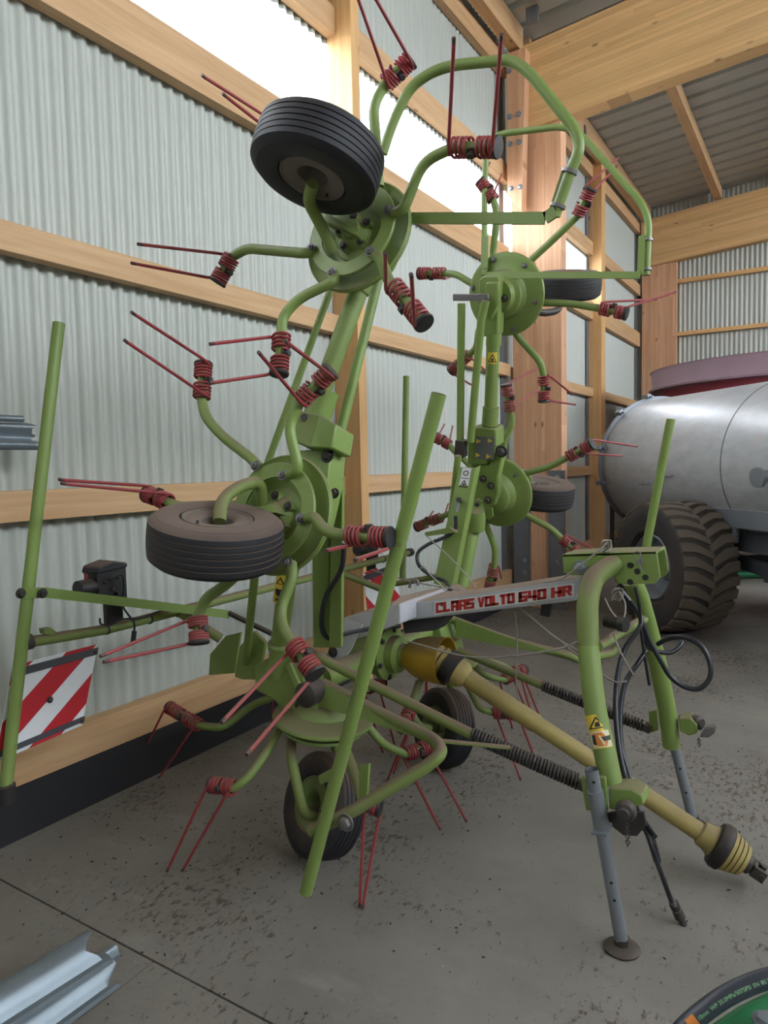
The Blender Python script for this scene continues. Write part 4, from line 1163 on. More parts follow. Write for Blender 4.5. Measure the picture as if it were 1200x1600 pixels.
# ---- stickers that wrap round tubes
def decal(a, b, r, shapes, half, par=None, face=None, label=None):
    """shapes: (slot, polygon in 0..1 across, 0..1 from a to b)"""
    a, b = V(a), V(b)
    ax = (b - a).normalized()
    w = (V(face) if face else V((0, 0, 1.6)) - (a + b) / 2)
    w = (w - ax * w.dot(ax)).normalized()
    s = ax.cross(w)
    pt = lambda u, v, e: a.lerp(b, v) + (w * math.cos((u - .5) * 2 * half) - s * math.sin((u - .5) * 2 * half)) * (r + e)
    mb = MB()
    vs = [pt(i / 10, v, .0009) for v in (0, 1) for i in range(11)]
    mb.add(vs, [(i, i + 1, i + 12, i + 11) for i in range(10)])
    mats = ['sticker_yellow']
    for lay, (m, poly) in enumerate(shapes):
        if m not in mats:
            mats.append(m)
        mb.cur = mats.index(m)
        for b_ in range(10):
            pl = [tuple(q) for q in poly]
            for lim, sg in ((b_ / 10, 1), ((b_ + 1) / 10, -1)):
                out = []
                for i in range(len(pl)):
                    p, q = pl[i - 1], pl[i]
                    dp, dq = (p[0] - lim) * sg, (q[0] - lim) * sg
                    if dp * dq < 0:
                        t_ = dp / (dp - dq)
                        out.append((lim, p[1] + (q[1] - p[1]) * t_))
                    if dq >= 0:
                        out.append(q)
                pl = out
            if len(pl) > 2:
                mb.add([pt(u, v, .0012 + .0003 * lay) for u, v in pl], [tuple(range(len(pl)))])
    return obj('warning_sticker', mb, mats, par or ted, angle=60, label=label)


TRI = [('ink', [(.5, .06), (.95, .42), (.05, .42)]), ('sticker_yellow', [(.5, .13), (.80, .385), (.20, .385)]), ('ink', [(.42, .24), (.6, .22), (.63, .37), (.38, .37)])]
decal((-0.6537,2.355,0.738), (-0.6191,2.33,0.6379), .037, TRI + [('sticker_cream', [(.04, .5), (.96, .5), (.96, .97), (.04, .97)]), ('orange', [(.2, .55), (.6, .53), (.85, .75), (.7, .95), (.3, .93)]), ('ink', [(.15, .58), (.3, .6), (.28, .9), (.12, .85)]), ('ink', [(.5, .68), (.95, .66), (.95, .80), (.5, .80)]), ('sticker_cream', [(.42, .62), (.5, .62), (.66, .9), (.58, .92)])], 1.0, al, label='yellow and cream warning sticker on the leg')
decal((-1.4495,3.372,2.1623), (-1.46,3.3867,2.107), .034, [('ink', [(.5, .1), (.95, .85), (.05, .85)]), ('sticker_yellow', [(.5, .28), (.8, .77), (.2, .77)]), ('ink', [(.42, .5), (.58, .5), (.62, .74), (.38, .74)])], .75, pt, label='yellow warning triangle sticker')
decal((-1.7143,2.02,1.214), (-1.7751,2.06,1.0927), .036, [('ink', [(.3, .08), (.62, .3), (.05, .35)]), ('sticker_yellow', [(.3, .15), (.48, .28), (.17, .31)]), ('ink', [(.1, .5), (.5, .48), (.55, .62), (.3, .75), (.12, .66)]), ('ink', [(.2, .8), (.5, .8), (.5, .93), (.2, .9)])], .9, dt, label='yellow safety sticker rubbed at the edges')

# ---- rear cross tube, flat braces, warning boards, tail lamps
rt = pone('rear_cross_tube', 'dust_green', 'tube', [(-2.38,1.3921,1.0001),(-2.38,1.7109,0.9782),(-2.38,4.0943,1.0037)], .020, 14)
for q in [(-2.38,1.3921,1.0001),(-2.38,4.0943,1.0037)]:
    one('tube_clamp', 'dark_steel', rt, 'lathe', q, (0, 1, 0), [(0, -.02), (.028, -.02), (.028, .02), (0, .02)], 16)
fbm = MB()
fbm.beam((-2.35,1.3616,1.1831), (-2.35,1.4622,1.1686), .036, .010, (1, 0, 0))
fbm.beam((-2.35,1.4597,1.169), (-2.3,2.0353,1.0088), .036, .010, (1, 0, 0))
fbm.beam((-2.3,2.0318,1.0094), (-2.26,2.2671,0.9432), .036, .010, (1, 0, 0))
fbo = part('brace_bar', fbm, 'green')
for p in [(-2.335,1.3574,1.185),(-2.335,1.436,1.1719)]:
    one('bolt', 'dark_steel', fbo, 'bolt', p, (1, 0, 0), .012, .014)
pone('brace_tube', 'dark_steel', 'tube', [(-2.26,2.2674,0.9489),(-2.05,2.3123,0.8694)], .012, 10)
pone('brace_tube', 'dust_green', 'tube', [(-2.36,2.0802,0.9752),(-2.22,2.1717,0.8583)], .022, 12)
pone('brace_tube', 'dust_green', 'tube', [(-2.36,3.2958,0.9713),(-2.15,3.3972,0.8775)], .020, 12)
pone('brace_tube', 'dust_green', 'tube', [(-2.1512,3.4,0.903),(-1.7243,3.3,1.0022)], .016, 12)
pone('hook', 'dust_green', 'prism', [(-2.36,1.4489,1.0383),(-2.36,1.4783,1.0367),(-2.36,1.4973,1.0186),(-2.36,1.4867,1.0091),(-2.36,1.4527,1.0189)], (-.03, 0, .0))


def board(c4, flip):
    """striped reflective board: c4 = top-left, top-right, bottom-right, bottom-left"""
    a, b, c, d = [V(p) for p in c4]
    n = (b - a).cross(d - a).normalized()
    if n.x < 0:
        n = -n
    f = lambda u, v, e: (a * (1 - u) + b * u) * (1 - v) + (d * (1 - u) + c * u) * v + n * e
    mb = MB()
    mb.prism([f(0, 0, -.004), f(1, 0, -.004), f(1, 1, -.004), f(0, 1, -.004)], tuple(n * .004))
    cuts = [0, .22, .60, .98, 1.36, 1.74, 2.0]
    for i in range(6):
        s0, s1 = cuts[i], cuts[i + 1]
        poly = []
        seg = lambda s: [(min(1, s), max(0, s - 1)), (max(0, s - 1), min(1, s))]
        p0, p1 = seg(s0), seg(s1)
        poly = [p0[0]] + ([(1, 0)] if s0 < 1 < s1 else []) + [p1[0], p1[1]] + ([(0, 1)] if s0 < 1 < s1 else []) + [p0[1]]
        pp = []
        for q in poly:
            if not pp or (abs(q[0] - pp[-1][0]) + abs(q[1] - pp[-1][1])) > 1e-6:
                pp.append(q)
        if abs(pp[0][0] - pp[-1][0]) + abs(pp[0][1] - pp[-1][1]) < 1e-6:
            pp.pop()
        mb.cur = 1 if i % 2 == 0 else 0
        if flip:
            pp = [(1 - u, v) for u, v in pp]
        mb.prism([f(u, v, .0005) for u, v in pp], tuple(n * .0006))
    o = part('warning_board', mb, ['white', 'sign_red'], angle=10, label='red and white striped warning board')
    for v0, v1 in ((.045, .135), (.89, .955)):
        one('board_rail', 'frame_dark', o, 'prism', [f(0.0, v0, .002), f(1, v0, .002), f(1, v1, .002), f(0.0, v1, .002)], tuple(n * .006))
    for u, v in ((.97, .09), (.97, .93), (.5, .52)):
        one('bolt', 'dark_steel', o, 'bolt', f(u, v, .006), tuple(n), .008, .006)
    return o


board([(-2.43,1.3701,0.9163),(-2.43,1.7149,0.9154),(-2.4,1.6073,0.6274),(-2.4,1.2719,0.6058)], False)
board([(-2.43, 3.60, 0.93), (-2.43, 3.98, 0.96), (-2.40, 4.02, 0.56), (-2.40, 3.62, 0.53)], True)


def lamp(px, par=None):
    x, y, z = px
    mb = MB()
    mb.prism([(x, y - .035, z - .05), (x, y + .10, z - .065), (x, y + .10, z + .07), (x, y + .03, z + .08), (x, y - .035, z + .06)], (-.06, 0, 0))
    mb.prism([(x - .01, y + .01, z - .16), (x - .01, y + .085, z - .155), (x - .01, y + .085, z - .05), (x - .01, y + .01, z - .05)], (-.03, 0, 0))
    o = part('tail_lamp', mb, 'black', bevel=.006)
    one('lamp_lens', 'lamp_red', o, 'span', (x - .095, y - .03, z - .045), (x - .062, y + .095, z + .06), bevel=.006)
    one('lamp_hood', 'rubber', o, 'prism', [(x + .004, y - .04, z + .055), (x + .004, y + .105, z + .065), (x + .004, y + .105, z + .085), (x + .004, y + .04, z + .10), (x + .004, y - .03, z + .085)], (-.1, 0, 0), bevel=.008)
    one('side_lens', 'black', o, 'lathe', (x - .03, y - .05, z + .005), (0, 1, 0), [(0, -.05), (.034, -.05), (.036, .0), (.03, .02), (0, .02)], 20)
    return o


lp = V((-2.37,1.7184,1.1445))
lm = lamp(lp)
for k, (dy, dz) in enumerate(((.0, .02), (.03, -.01), (.06, .03), (.05, -.03))):
    one('bolt', 'dark_steel', lm, 'bolt', lp + V((.001, dy, dz)), (1, 0, 0), .006, .008)
pone('lamp_cable', 'hose', 'tube', smooth_path([(-2.33,1.7109,1.1811),(-2.33,1.7581,1.1942),(-2.33,1.7738,1.1539),(-2.33,1.7634,1.0718),(-2.33,1.7851,1.0295),(-2.33,1.8132,0.9853),(-2.33,1.8039,0.9277)]), .004, 6)
pone('cable_plug', 'black', 'tube', [(-2.33,1.8116,0.9571),(-2.33,1.8032,0.9149)], .010, 10)
pone('lamp_cable', 'hose', 'tube', smooth_path([(-2.34,1.665,1.0369),(-2.34,1.6694,1.0137),(-2.34,1.7087,1.0031),(-2.34,1.7619,1.0126),(-2.34,1.8532,1.0023),(-2.34,1.9507,1.01),(-2.34,2.0355,1.0023)]), .004, 6)
for q in [(-2.38,1.7196,0.9789),(-2.38,1.9262,0.9785),(-2.38,2.0768,0.9796),(-2.38,3.753,0.9987)]:
    one('cable_tie', 'black', rt, 'lathe', q, (0, 1, .05), [(.019, -.004), (.0225, -.004), (.0225, .004), (.019, .004)], 14)
lp2 = V((-2.42,3.6686,1.0718))
lm2 = lamp(lp2)

# ---- hydraulic hoses, cords
def hose(name, pts, r=.0095, mat='hose', k=8, **kw):
    return pone(name, mat, 'tube', smooth_path(pts, k), r, 10, **kw)


hose('hydraulic_hose', [(-1.426,2.0,1.3296),(-1.4571,2.02,1.23),(-1.5557,2.06,1.1231),(-1.6132,2.1,1.0184),(-1.6152,2.12,0.9547),(-1.5998,2.16,0.9327),(-1.609,2.25,0.9322),(-1.6349,2.45,0.9052),(-1.5667,2.6,0.895)])
h = hose('hydraulic_hose', [(-1.5867,3.2,1.3332),(-1.5913,3.2,1.268),(-1.6289,3.18,1.2294),(-1.7167,3.15,1.1897),(-1.7645,3.12,1.1447),(-1.747,3.1,1.0824),(-1.6634,3.08,1.0384),(-1.5765,3.05,1.0233),(-1.495,2.95,1.0016)])
one('hose_fitting', 'zinc', h, 'tube', [(-1.5773,3.22,1.4166),(-1.5877,3.21,1.352)], .009, 10)
one('hose_fitting', 'dark_steel', h, 'tube', [(-1.5983,3.27,1.4038),(-1.5675,3.2,1.4145)], .014, 10)
hose('hydraulic_hose', [(-0.5865,2.75,0.9902),(-0.576,2.79,0.8964),(-0.554,2.83,0.8579),(-0.5017,2.87,0.8469),(-0.4717,2.91,0.8734),(-0.4821,2.95,0.8915)])
hose('hydraulic_hose', [(-0.6508,2.72,1.099),(-0.5933,2.73,1.0168),(-0.5584,2.74,0.9254),(-0.5164,2.75,0.8429),(-0.4819,2.76,0.7831),(-0.4337,2.77,0.7489),(-0.3863,2.78,0.7472),(-0.3536,2.79,0.786),(-0.3519,2.8,0.837),(-0.3779,2.81,0.8923),(-0.4216,2.82,0.9195),(-0.4733,2.83,0.9206),(-0.5189,2.84,0.8997),(-0.5467,2.85,0.8781)])
hose('hydraulic_hose', [(-0.6163,2.7,1.0666),(-0.5657,2.6525,1.0043),(-0.6084,2.605,0.9196),(-0.622,2.5575,0.8548),(-0.6208,2.51,0.7718),(-0.609,2.4625,0.7007),(-0.5869,2.415,0.6131),(-0.5585,2.3675,0.5451),(-0.5343,2.32,0.5212)])
hose('hydraulic_hose', [(-0.5572,2.7,0.8884),(-0.5775,2.66,0.8497),(-0.6116,2.62,0.7869),(-0.62,2.58,0.7139),(-0.6138,2.54,0.6376),(-0.597,2.5,0.5658),(-0.5666,2.46,0.5069),(-0.5472,2.42,0.4734),(-0.5182,2.38,0.4302),(-0.4805,2.34,0.4021),(-0.4472,2.3,0.3888)])
cv = hose('control_hose', [(-0.4924,2.32,0.4161),(-0.4763,2.34,0.3677),(-0.4515,2.3373,0.3),(-0.4415,2.4261,0.18),(-0.4234,2.4649,0.09)], .0085)
one('coupler', 'steel', cv, 'tube', [(-0.4296,2.4762,0.1),(-0.4164,2.485,0.065)], .010, 12)
one('coupler', 'dark_steel', cv, 'lathe', (-0.422,2.4933,0.07), [0.4332,0.0156,-0.9011], [(0, 0), (.017, 0), (.017, .022), (.014, .026), (.018, .03), (.018, .055), (.012, .06), (.012, .08), (0, .08)], 16)
one('hose_fitting', 'black', cv, 'tube', [(-0.4622,2.3398,0.35),(-0.456,2.3925,0.26)], .013, 10)
hose('thin_cable', [(-0.5715,2.58,1.143),(-0.5649,2.615,1.0713),(-0.5672,2.65,0.9896),(-0.5613,2.685,0.8762),(-0.5499,2.72,0.753)], .006)
for pts in ([(-1.4603,2.6,1.152),(-1.4445,2.6,1.1644),(-1.4092,2.6,1.1279),(-1.3791,2.6,1.105),(-1.3445,2.6,1.0714)],
            [(-1.4735,2.5,0.8605),(-1.1461,2.45,0.8474),(-0.8414,2.4,0.9204),(-0.7036,2.4,0.9783)],
            [(-1.7106,3.1,1.244),(-1.5058,2.95,1.1654),(-1.336,2.8,1.1013),(-1.2674,2.75,1.0576)],
            [(-2.1055,3.2,1.0266),(-1.7178,2.95,1.0285),(-1.3437,2.75,1.0461)],
            [(-1.0456,2.7,1.0036),(-0.8908,2.6,0.9365),(-0.7493,2.5,0.908)],
            [(-1.0538,2.7,1.0029),(-0.8656,2.6,0.9194),(-0.6463,2.5,0.8237),(-0.58,2.5,0.822)],
            [(-1.0733,2.7,0.9878),(-1.066,2.7,0.8686),(-1.0809,2.72,0.7),(-1.0704,2.72,0.6065)],
            [(-0.6674,2.58,1.3002),(-0.7666,2.56,1.2104),(-0.8456,2.58,1.1542),(-0.9152,2.6,1.1339)],
            [(-0.6286,2.5,0.9875),(-0.6021,2.5,0.922),(-0.5695,2.55,0.833)],
            [(-0.6708,2.55,1.1009),(-0.6405,2.52,1.0627),(-0.6027,2.52,1.0319),(-0.5989,2.55,1.084),(-0.6263,2.58,1.1229)]):
    hose('pull_cord', pts, .0032, 'rope', 6)
for q in [(-0.6794,2.6,1.2928),(-0.6379,2.6,1.1186)]:
    k_ = MB()
    for i in range(3):
        k_.tube(smooth_path([V(q) + V((.02 * math.cos(a + i), .012 * math.sin(a * 2 + i), -.008 + .022 * math.sin(a + i * 2))) for a in [j * 1.05 for j in range(7)]], 4), .0035, 6)
    part('cord_knot', k_, 'rope')
pone('cable_socket', 'black', 'lathe', (-0.6287,2.5,1.0264), (1, -.3, .0), [(0, -.03), (.02, -.03), (.022, .02), (.026, .025), (.026, .05), (0, .05)], 18)
pone('cord_pulley', 'black', 'prism', [(-0.9615,2.7,1.0322),(-0.9192,2.7,1.0359),(-0.93,2.7,0.9754),(-0.9698,2.7,0.9819)], (0, .02, 0), bevel=.003)

# ------------------------------------------------------------------ slurry tanker behind
ax_, nn = V((.695, -.72, 0)).normalized(), V((-.72, -.695, 0)).normalized()
TW = V((-1.1974,6.8834,0.61))
EC = V((-1.6588,8.722,1.5388))
EC.z = 1.54
tk = empty('slurry_tanker', (EC.x + 1.2, EC.y - 1.2, 0), label='galvanised cylindrical slurry tanker on big lugged tyres behind the tedder', category='trailer')


def tone(name, mat, shape, *a, par=None, **k):
    return one(name, mat, par or tk, shape, *a, **k)


RT = .75
LT = 4.3
body = tone('tank_body', 'tank', 'lathe', EC, ax_, [(0, -.20), (.3, -.175), (.55, -.10), (.70, -.02), (RT, .02), (RT, .05), (RT, LT), (.7, LT + .08), (.5, LT + .17), (0, LT + .22)], 72)
tone('rear_flange', 'zinc', 'lathe', EC, ax_, [(RT - .02, -.012), (RT + .035, -.012), (RT + .035, .028), (RT - .02, .028)], 72, par=body)
for s in (2.03, 3.6):
    tone('weld_seam', 'plate_grey', 'lathe', EC, ax_, [(RT, s), (RT + .004, s + .003), (RT + .004, s + .011), (RT, s + .014)], 72, par=body)
side = V((0, 0, 1)).cross(ax_)
rad = lambda a: nn * math.cos(a) + V((0, 0, 1)) * math.sin(a)
for a in (1.35, .85, .25, -.25):
    mb = MB()
    r_ = rad(a)
    mb.box(EC + r_ * (RT + .05) + ax_ * .01, (.10, .05, .05), (ax_, r_, ax_.cross(r_)))
    mb.tube([EC + r_ * (RT + .04) - ax_ * .09, EC + r_ * (RT + .04) + ax_ * .12], .014, 8)
    obj('lid_clamp', mb, 'zinc', tk)
for s, a in ((.93, -.25), (1.35, -.14)):
    r_ = rad(a)
    tone('handle_stub', 'zinc', 'tube', [EC + ax_ * s + r_ * (RT - .01), EC + ax_ * s + r_ * (RT + .05), EC + ax_ * (s - .1) + r_ * (RT + .05)], .009, 8, par=body)
r_ = rad(-.70)
tone('sight_glass', 'sticker_cream', 'lathe', EC + ax_ * 1.77 + r_ * (RT - .002), r_, [(0, .0), (.05, 0), (.05, .012), (.04, .02), (0, .02)], 20, par=body)
r_ = rad(-.12)
tone('valve_nozzle', 'zinc', 'lathe', EC + ax_ * 2.62 + r_ * (RT - .02), r_, [(0, 0), (.05, 0), (.05, .12), (.08, .12), (.08, .15), (0, .15)], 20, par=body)
# chassis
zr = EC.z - RT
for s in (-1, 1):
    o = EC + nn * (.42 * s)
    mb = MB()
    mb.beam(V((o.x, o.y, zr + .06)) + ax_ * .2, V((o.x, o.y, zr + .06)) + ax_ * (LT + .7), .10, .18)
    obj('chassis_rail', mb, 'zinc', tk, bevel=.004)
mb = MB()
o = EC + nn * .64
mb.beam(V((o.x, o.y, 1.07)) + ax_ * 1.4, V((o.x, o.y, 1.07)) + ax_ * (LT), .04, .16)
obj('side_skirt', mb, 'zinc', tk, bevel=.003)
dx = (TW - EC).dot(ax_)
tone('axle', 'frame_dark', 'tube', [TW - nn * .05, TW - nn * 1.9], .06, 14)
mb = MB()
mb.beam(TW - nn * .45 + V((0, 0, .1)), TW - nn * .45 + ax_ * 1.1 + V((0, 0, -.02)), .09, .10)
mb.beam(TW - nn * .45 + ax_ * .7, TW - nn * .45 + ax_ * 3.2 + V((0, 0, -.1)), .12, .12)
obj('axle_beam', mb, 'frame_dark', tk)
tone('brake_drum', 'hopper_red', 'lathe', TW - nn * .62 + ax_ * .75 + V((0, 0, .02)), nn, [(0, -.1), (.13, -.1), (.15, -.04), (.15, .05), (.12, .1), (0, .1)], 24)
tone('brake_cylinder', 'zinc', 'lathe', V((EC.x, EC.y, .95)) + nn * .6 + ax_ * 2.02, (0, 0, 1), [(0, -.1), (.04, -.1), (.05, -.03), (.05, .05), (0, .05)], 18)
mb = MB()
fr = EC + ax_ * (LT + .6)
mb.beam(V((fr.x, fr.y, zr + .02)), V((fr.x, fr.y, .5)) + ax_ * 1.0, .14, .16)
mb.beam(V((fr.x, fr.y, zr)) + nn * .42, V((fr.x, fr.y, zr)) - nn * .42, .14, .16)
mb.beam(V((fr.x, fr.y, 0.0)) + ax_ * .5, V((fr.x, fr.y, .62)) + ax_ * .5, .10, .10)
obj('drawbar', mb, 'frame_dark', tk)
# rear outlet slide
rc = EC - ax_ * .18
mb = MB()
mb.lathe(V((rc.x, rc.y, 1.02)), ax_, [(0, -.25), (.10, -.25), (.10, -.2), (.13, -.2), (.13, -.15), (.09, -.15), (.09, .1), (0, .1)], 24)
mb.box(V((rc.x, rc.y, 1.05)) - ax_ * .12 + nn * .3, (.08, .3, .10), (ax_, nn, V((0, 0, 1))))
mb.beam(V((rc.x, rc.y, 1.05)) - ax_ * .10 + nn * .45, V((rc.x, rc.y, .45)) - ax_ * .02 + nn * .5, .05, .05)
obj('outlet_slide', mb, 'frame_dark', tk)


def big_wheel(c, n, mirror=1):
    n = nrm(n)
    R, h = .60, .275
    w = tone('lugged_wheel', 'tread', 'lathe', c, n, [(.30, -h * .7), (.34, -h * .9), (.46, -h), (.54, -h * .97), (.568, -h * .88), (.578, 0), (.568, h * .88), (.54, h * .97), (.46, h), (.34, h * .9), (.30, h * .7)], 64)
    rb = MB()
    rb.lathe(c, n, [(.305, h * .76), (.29, h * .8), (.28, h * .7), (.25, h * .3), (.14, h * .18), (.12, h * .3), (.09, h * .34), (.085, h * .6), (0, h * .64)], 40)
    rb.lathe(c, n, [(.305, -h * .7), (.26, -h * .3), (0, -h * .2)], 40)
    obj('wheel_rim', rb, 'zinc', w)
    x, y, z = frame(n)
    nl = 29
    for sgn in (1, -1):
        for k in range(nl):
            a0 = 2 * PI * (k + (0 if sgn > 0 else .5)) / nl
            sec = []
            # lug runs from the shoulder to just past the middle, bent like a chevron
            for t_, da, wd in ((1.0, 0.0, .078), (.60, .02, .078), (.30, .085, .066), (-.04, .17, .058)):
                ang = a0 + da * mirror
                d = x * math.cos(ang) + y * math.sin(ang)
                tg = z.cross(d)
                lat = c + z * (h * .95 * t_ * sgn)
                rr = R - .018 * abs(t_) ** 3
                rb_ = .555 if abs(t_) > .9 else .568
                sec.append((lat + d * rb_ - tg * wd * .62, lat + d * rr - tg * wd * .5, lat + d * rr + tg * wd * .5, lat + d * rb_ + tg * wd * .62))
            mb = MB()
            vs = [p for s4 in sec for p in s4]
            fs = []
            for i in range(len(sec) - 1):
                for j in range(4):
                    fs.append((i * 4 + j, i * 4 + (j + 1) % 4, (i + 1) * 4 + (j + 1) % 4, (i + 1) * 4 + j))
            fs += [(0, 1, 2, 3), tuple(len(vs) - 4 + j for j in (3, 2, 1, 0))]
            mb.add(vs, fs)
            mb.cur = 0
            obj('tyre_lug', mb, 'lug', w, angle=30)
    return w


big_wheel(TW, nn, -1)
big_wheel(TW - nn * 1.95, -nn, 1)

# ------------------------------------------------------------------ red round hopper in the corner
HC = V((-.42, 11.25, 0))
hp_ = empty('round_hopper', HC, label='large round red hopper with a scuffed purple rim in the far corner', category='hopper')
ZR, RH = 2.83, 1.83
one('hopper_tub', 'hopper_red', hp_, 'lathe', HC, (0, 0, 1), [(0, .62), (1.30, .62), (1.36, .66), (1.70, ZR - .26), (1.66, ZR - .26), (1.30, .72), (0, .72)], 72)
one('hopper_rim', 'hopper_rim', hp_, 'lathe', HC, (0, 0, 1), [(1.66, ZR - .28), (1.84, ZR - .28), (1.85, ZR - .255), (1.80, ZR - .24), (1.815, ZR - .02), (1.83, ZR), (1.78, ZR), (1.76, ZR - .2), (1.66, ZR - .24)], 80, closed=True)
for sx in (-1, 1):
    for sy in (-1, 1):
        one('hopper_leg', 'hopper_red', hp_, 'span', HC + V((sx * .8 - .06, sy * .8 - .06, 0)), HC + V((sx * .8 + .06, sy * .8 + .06, .64)))

gp_ = MB()
gp_.tube(smooth_path([(-1.0916,10.1365,0.055),(-0.7763,10.3989,0.055),(-0.4113,10.4492,0.055),(0.0792,10.3416,0.055)]), .05, 16)
obj('green_pipe', gp_, 'green_gloss', label='dark green pipe lying on the floor behind the tanker wheel', category='pipe')

# ------------------------------------------------------------------ galvanised profiles, near left
def profile(name, a, b, w, h, shape, label, wav=.012, th=.004, up=(0, 0, 1), group=None, seed=0):
    """rolled profile with rounded ribs and a wavy sheared end"""
    rnd = random.Random(seed)
    a, b = V(a), V(b)
    z = (b - a).normalized()
    x = V(up).cross(z).normalized()
    y = z.cross(x)
    sec = [(w * a, h * b) for a, b in shape]
    m = len(sec) - 1
    mb = MB()
    rows = 14
    ln = (b - a).length
    vs = []
    for s in (0, 1):
        for r in range(rows + 1):
            for i, (u, v) in enumerate(sec):
                e = wav * math.sin(i * .9 + seed) + wav * .5 * math.sin(i * 2.1 + seed * 2)
                f = r / rows
                vs.append(a + z * (ln * f + (e if r == rows else 0)) + x * u + y * (v + s * th))
    k = m + 1
    off = k * (rows + 1)
    fs = []
    for s in (0, 1):
        for r in range(rows):
            for i in range(m):
                o = s * off + r * k + i
                fs.append((o, o + 1, o + k + 1, o + k))
    for r in range(rows):
        for i in (0, m):
            fs.append((r * k + i, (r + 1) * k + i, off + (r + 1) * k + i, off + r * k + i))
    for i in range(m):
        for r in (0, rows):
            fs.append((r * k + i, r * k + i + 1, off + r * k + i + 1, off + r * k + i))
    mb.add(vs, fs)
    return obj(name, mb, 'gal_bright', angle=45, label=label, category='metal profile', group=group)


GP = 'galvanised profiles lying on the floor'
HAT = [(-.62, -.18), (-.60, .0), (-.46, .0), (-.40, .25), (-.30, .72), (-.16, .95), (0, 1), (.16, .95), (.30, .72), (.40, .25), (.46, .0), (.60, 0), (.62, -.18)]
profile('galvanised_profile', (-1.8624,0.7287,0.17), (-1.8299,1.2086,0.17), .135, .055, HAT, 'widest shiny galvanised profile lying uppermost on the floor bottom left', seed=1, group=GP, wav=.022)
profile('galvanised_profile', (-1.8054,0.7845,0.1), (-1.8003,1.2357,0.1), .125, .05, HAT, 'galvanised profile with a ragged end tucked under the widest one', seed=3, group=GP, wav=.022)
profile('galvanised_profile', (-1.9673,0.9766,0.02), (-1.945,1.3807,0.02), .04, .03, HAT, 'narrow galvanised strip reaching farthest out of the floor pile', seed=5, group=GP, wav=.004)
sk = MB()
c0 = V((-2.0558,0.9512,0.0))
sk.span((c0.x - .25, c0.y - .05, 0), (c0.x + .25, c0.y + .05, .085))
obj('bearer_block', sk, 'wood_x', label='timber bearer under the galvanised profiles', category='timber', bevel=.003)
# profiles on a wall bracket
WAVE = [(t / 24 - .5, .5 * math.sin(t / 24 * PI * 3)) for t in range(25)]
GW = 'galvanised profiles on the wall bracket'
profile('galvanised_profile', (-2.86, -.6, 1.748), (-2.86, 1.76, 1.748), .12, .035, WAVE, 'wavy-edged galvanised profile resting on the wall bracket', seed=2, group=GW, up=(1, 0, .35))
pr_ = MB()
pr_.tube([(-2.87, -.6, 1.822), (-2.87, 1.72, 1.822)], .014, 12)
obj('galvanised_tube', pr_, 'gal_bright', label='slim galvanised tube lying on top of the wall bracket profile', category='metal tube', group=GW)
br = empty('wall_bracket', (-2.9, 1.45, 1.5), label='dark steel bracket on the left wall carrying galvanised profiles', category='bracket')
one('bracket_arm', 'frame_dark', br, 'span', (-2.955, 1.44, 1.67), (-2.78, 1.49, 1.70))
one('bracket_back', 'frame_dark', br, 'span', (-2.965, 1.44, 1.45), (-2.953, 1.49, 1.78))
one('bracket_arm', 'frame_dark', br, 'span', (-2.955, -.3, 1.67), (-2.78, -.25, 1.70))
one('bracket_back', 'frame_dark', br, 'span', (-2.965, -.3, 1.45), (-2.953, -.25, 1.78))

# ------------------------------------------------------------------ green machine corner with its hose, near right
gm = empty('green_machine', (.22, .80, 0), label='dark green machine with a printed hose arching over its cover, bottom right corner', category='machine')
cv_ = MB()
tpz = .845
q = [(-0.1412,0.9645,0.83),(-0.1214,0.9925,0.84),(-0.0927,1.032,0.85),(-0.0457,1.0895,0.86)]
q = [V(p) for p in q]
far = [q[3] + V((.5, -.12, 0)), q[0] + V((.55, -.42, 0)), q[0] + V((.12, -.4, 0))]
pol = q + far
cv_.prism([V((p.x, p.y, p.z)) for p in pol], (0, 0, -.05))
cov = obj('cover', cv_, 'green_gloss', gm, bevel=.012)
one('side_panel', 'green_gloss', gm, 'prism', [V((p.x, p.y, p.z - .05)) * 1.0 + (V((.30, .62, .8)) - V((p.x, p.y, .8))) * .06 for p in pol], (0, 0, -.70), bevel=.012)
for dx_, dy_ in ((.05, -.25), (.45, -.25), (.3, .1), (.5, .1)):
    one('stand_foot', 'frame_dark', gm, 'span', q[0] + V((dx_ - .03, dy_ - .03, -q[0].z)), q[0] + V((dx_ + .03, dy_ + .03, .1 - q[0].z)))
one('bolt', 'zinc', gm, 'bolt', (-0.0534,0.9983,0.862), (0, 0, 1), .012, .008)
one('cover_handle', 'frame_dark', gm, 'tube', rounded([q[3] + V((.30, -.38, -.01)), q[3] + V((.30, -.38, .04)), q[3] + V((.44, -.34, .04)), q[3] + V((.44, -.34, -.01))], .02), .008, 10)
for k in (.25, .7):
    one('cover_hinge', 'zinc', gm, 'tube', [q[3].lerp(far[0], k) + V((-.04, .006, -.02)), q[3].lerp(far[0], k) + V((.04, -.004, -.02))], .012, 12)
hpts = [(-0.1647,0.9256,0.82),(-0.1504,0.9422,0.845),(-0.1312,0.9591,0.865),(-0.1068,0.9781,0.885),(-0.0787,1.0002,0.9),(-0.0432,1.0276,0.91),(0.0185,1.1004,0.9),(0.1138,1.2193,0.85)]
hpts = [tuple(q[0] + V((.09, -.10, -.14)))] + hpts[:-1] + [tuple(q[3] + V((.16, -.05, .035))), tuple(q[3] + V((.24, -.14, -.03)))]
hpath = smooth_path(hpts, 10)
hz = obj('hydraulic_hose', MB().tube(hpath, .0125, 20), 'hose_thick', gm, label='thick grey-black hose with green printing')


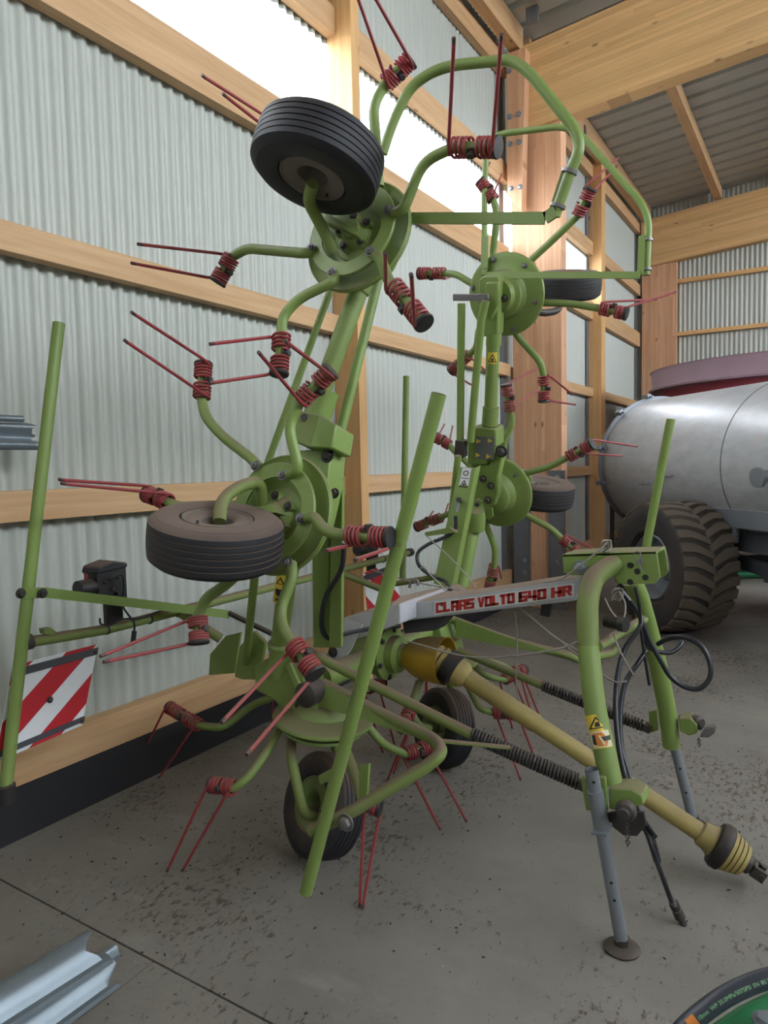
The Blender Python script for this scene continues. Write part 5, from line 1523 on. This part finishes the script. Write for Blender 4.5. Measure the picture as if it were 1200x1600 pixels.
def print_on_hose(text, start, size, mat, tilt, name, label=None):
    cu = bpy.data.curves.new('print', 'FONT')
    cu.body = text
    cu.size = size
    tmp = bpy.data.objects.new('print', cu)
    COL.objects.link(tmp)
    bpy.context.view_layer.update()
    me = bpy.data.meshes.new_from_object(tmp.evaluated_get(bpy.context.evaluated_depsgraph_get()))
    bpy.data.objects.remove(tmp)
    bpy.data.curves.remove(cu)
    cum = [0.0]
    for a, b in zip(hpath, hpath[1:]):
        cum.append(cum[-1] + (b - a).length)
    r = .0125 + .0004
    for v in me.vertices:
        s = start + v.co.x
        i = max(j for j in range(len(cum) - 1) if cum[j] <= s)
        t = (s - cum[i]) / (cum[i + 1] - cum[i])
        c = hpath[i].lerp(hpath[i + 1], t)
        tg = (hpath[i + 1] - hpath[i]).normalized()
        w = V((0, 0, 1.6)) - c
        w = (w - tg * w.dot(tg)).normalized()
        upv = w.cross(tg)
        if upv.z < 0 and False:
            upv = -upv
        an = (v.co.y - size * .35) / r + tilt
        v.co = c + (w * math.cos(an) + upv * math.sin(an)) * r
    me.materials.append(M[mat])
    o = bpy.data.objects.new(name, me)
    COL.objects.link(o)
    o.parent = hz
    return prop(o, label)


s_at = lambda i: sum((b - a).length for a, b in zip(hpath[:i * 10], hpath[1:i * 10 + 1]))
print_on_hose('10mm  WP 35.0MPa/5075PSI  EN 853 1SN  DN10', s_at(3) - .002, .0068, 'green_film', -.2, 'printing')
print_on_hose('\u25CF', s_at(3) - .012, .0075, 'green_film', -.2, 'printing')
lab = MB()
i0 = 25
a_, b_ = hpath[i0], hpath[i0 + 4]
tg = (b_ - a_).normalized()
w = V((0, 0, 1.6)) - a_
w = (w - tg * w.dot(tg)).normalized()
u_ = w.cross(tg)
vs = []
for s in (0, 1):
    c = a_.lerp(b_, s)
    for j in range(7):
        an = -.75 + j * .2
        vs.append(c + (w * math.cos(an) + u_ * math.sin(an)) * .0131)
lab.add(vs, [(j, j + 1, j + 8, j + 7) for j in range(6)])
obj('hose_tag', lab, 'orange', hz, label='pale orange tag')

# ------------------------------------------------------------------ litter on the floor
rnd = random.Random(4)
lt = MB()
for k in range(420):
    x = rnd.uniform(-2.85, 1.2)
    y = rnd.uniform(.7, 6.5)
    if rnd.random() < .45:
        x = rnd.gauss(-2.2, .45)
        y = rnd.gauss(2.4, .8)
        if x < -2.9:
            continue
    a = rnd.uniform(0, PI)
    l_, w_ = rnd.uniform(.003, .012), rnd.uniform(.0015, .005)
    lt.box((x, y, .0022), (l_, w_, .004), (V((math.cos(a), math.sin(a), 0)), V((-math.sin(a), math.cos(a), 0)), V((0, 0, 1))))
obj('straw_litter', lt, 'dirt', fl, kind='stuff', label='scattered bits of straw and soil')
lt = MB()
for k in range(70):
    x, y = rnd.uniform(-2.6, .6), rnd.uniform(.9, 4.0)
    r = rnd.uniform(.002, .005)
    lt.lathe((x, y, 0), (rnd.uniform(-.3, .3), rnd.uniform(-.3, .3), 1), [(0, 0), (r, .001), (r * .7, r), (0, r * 1.2)], 5)
obj('pale_crumbs', lt, 'rope', fl, kind='stuff', label='pale crumbs')
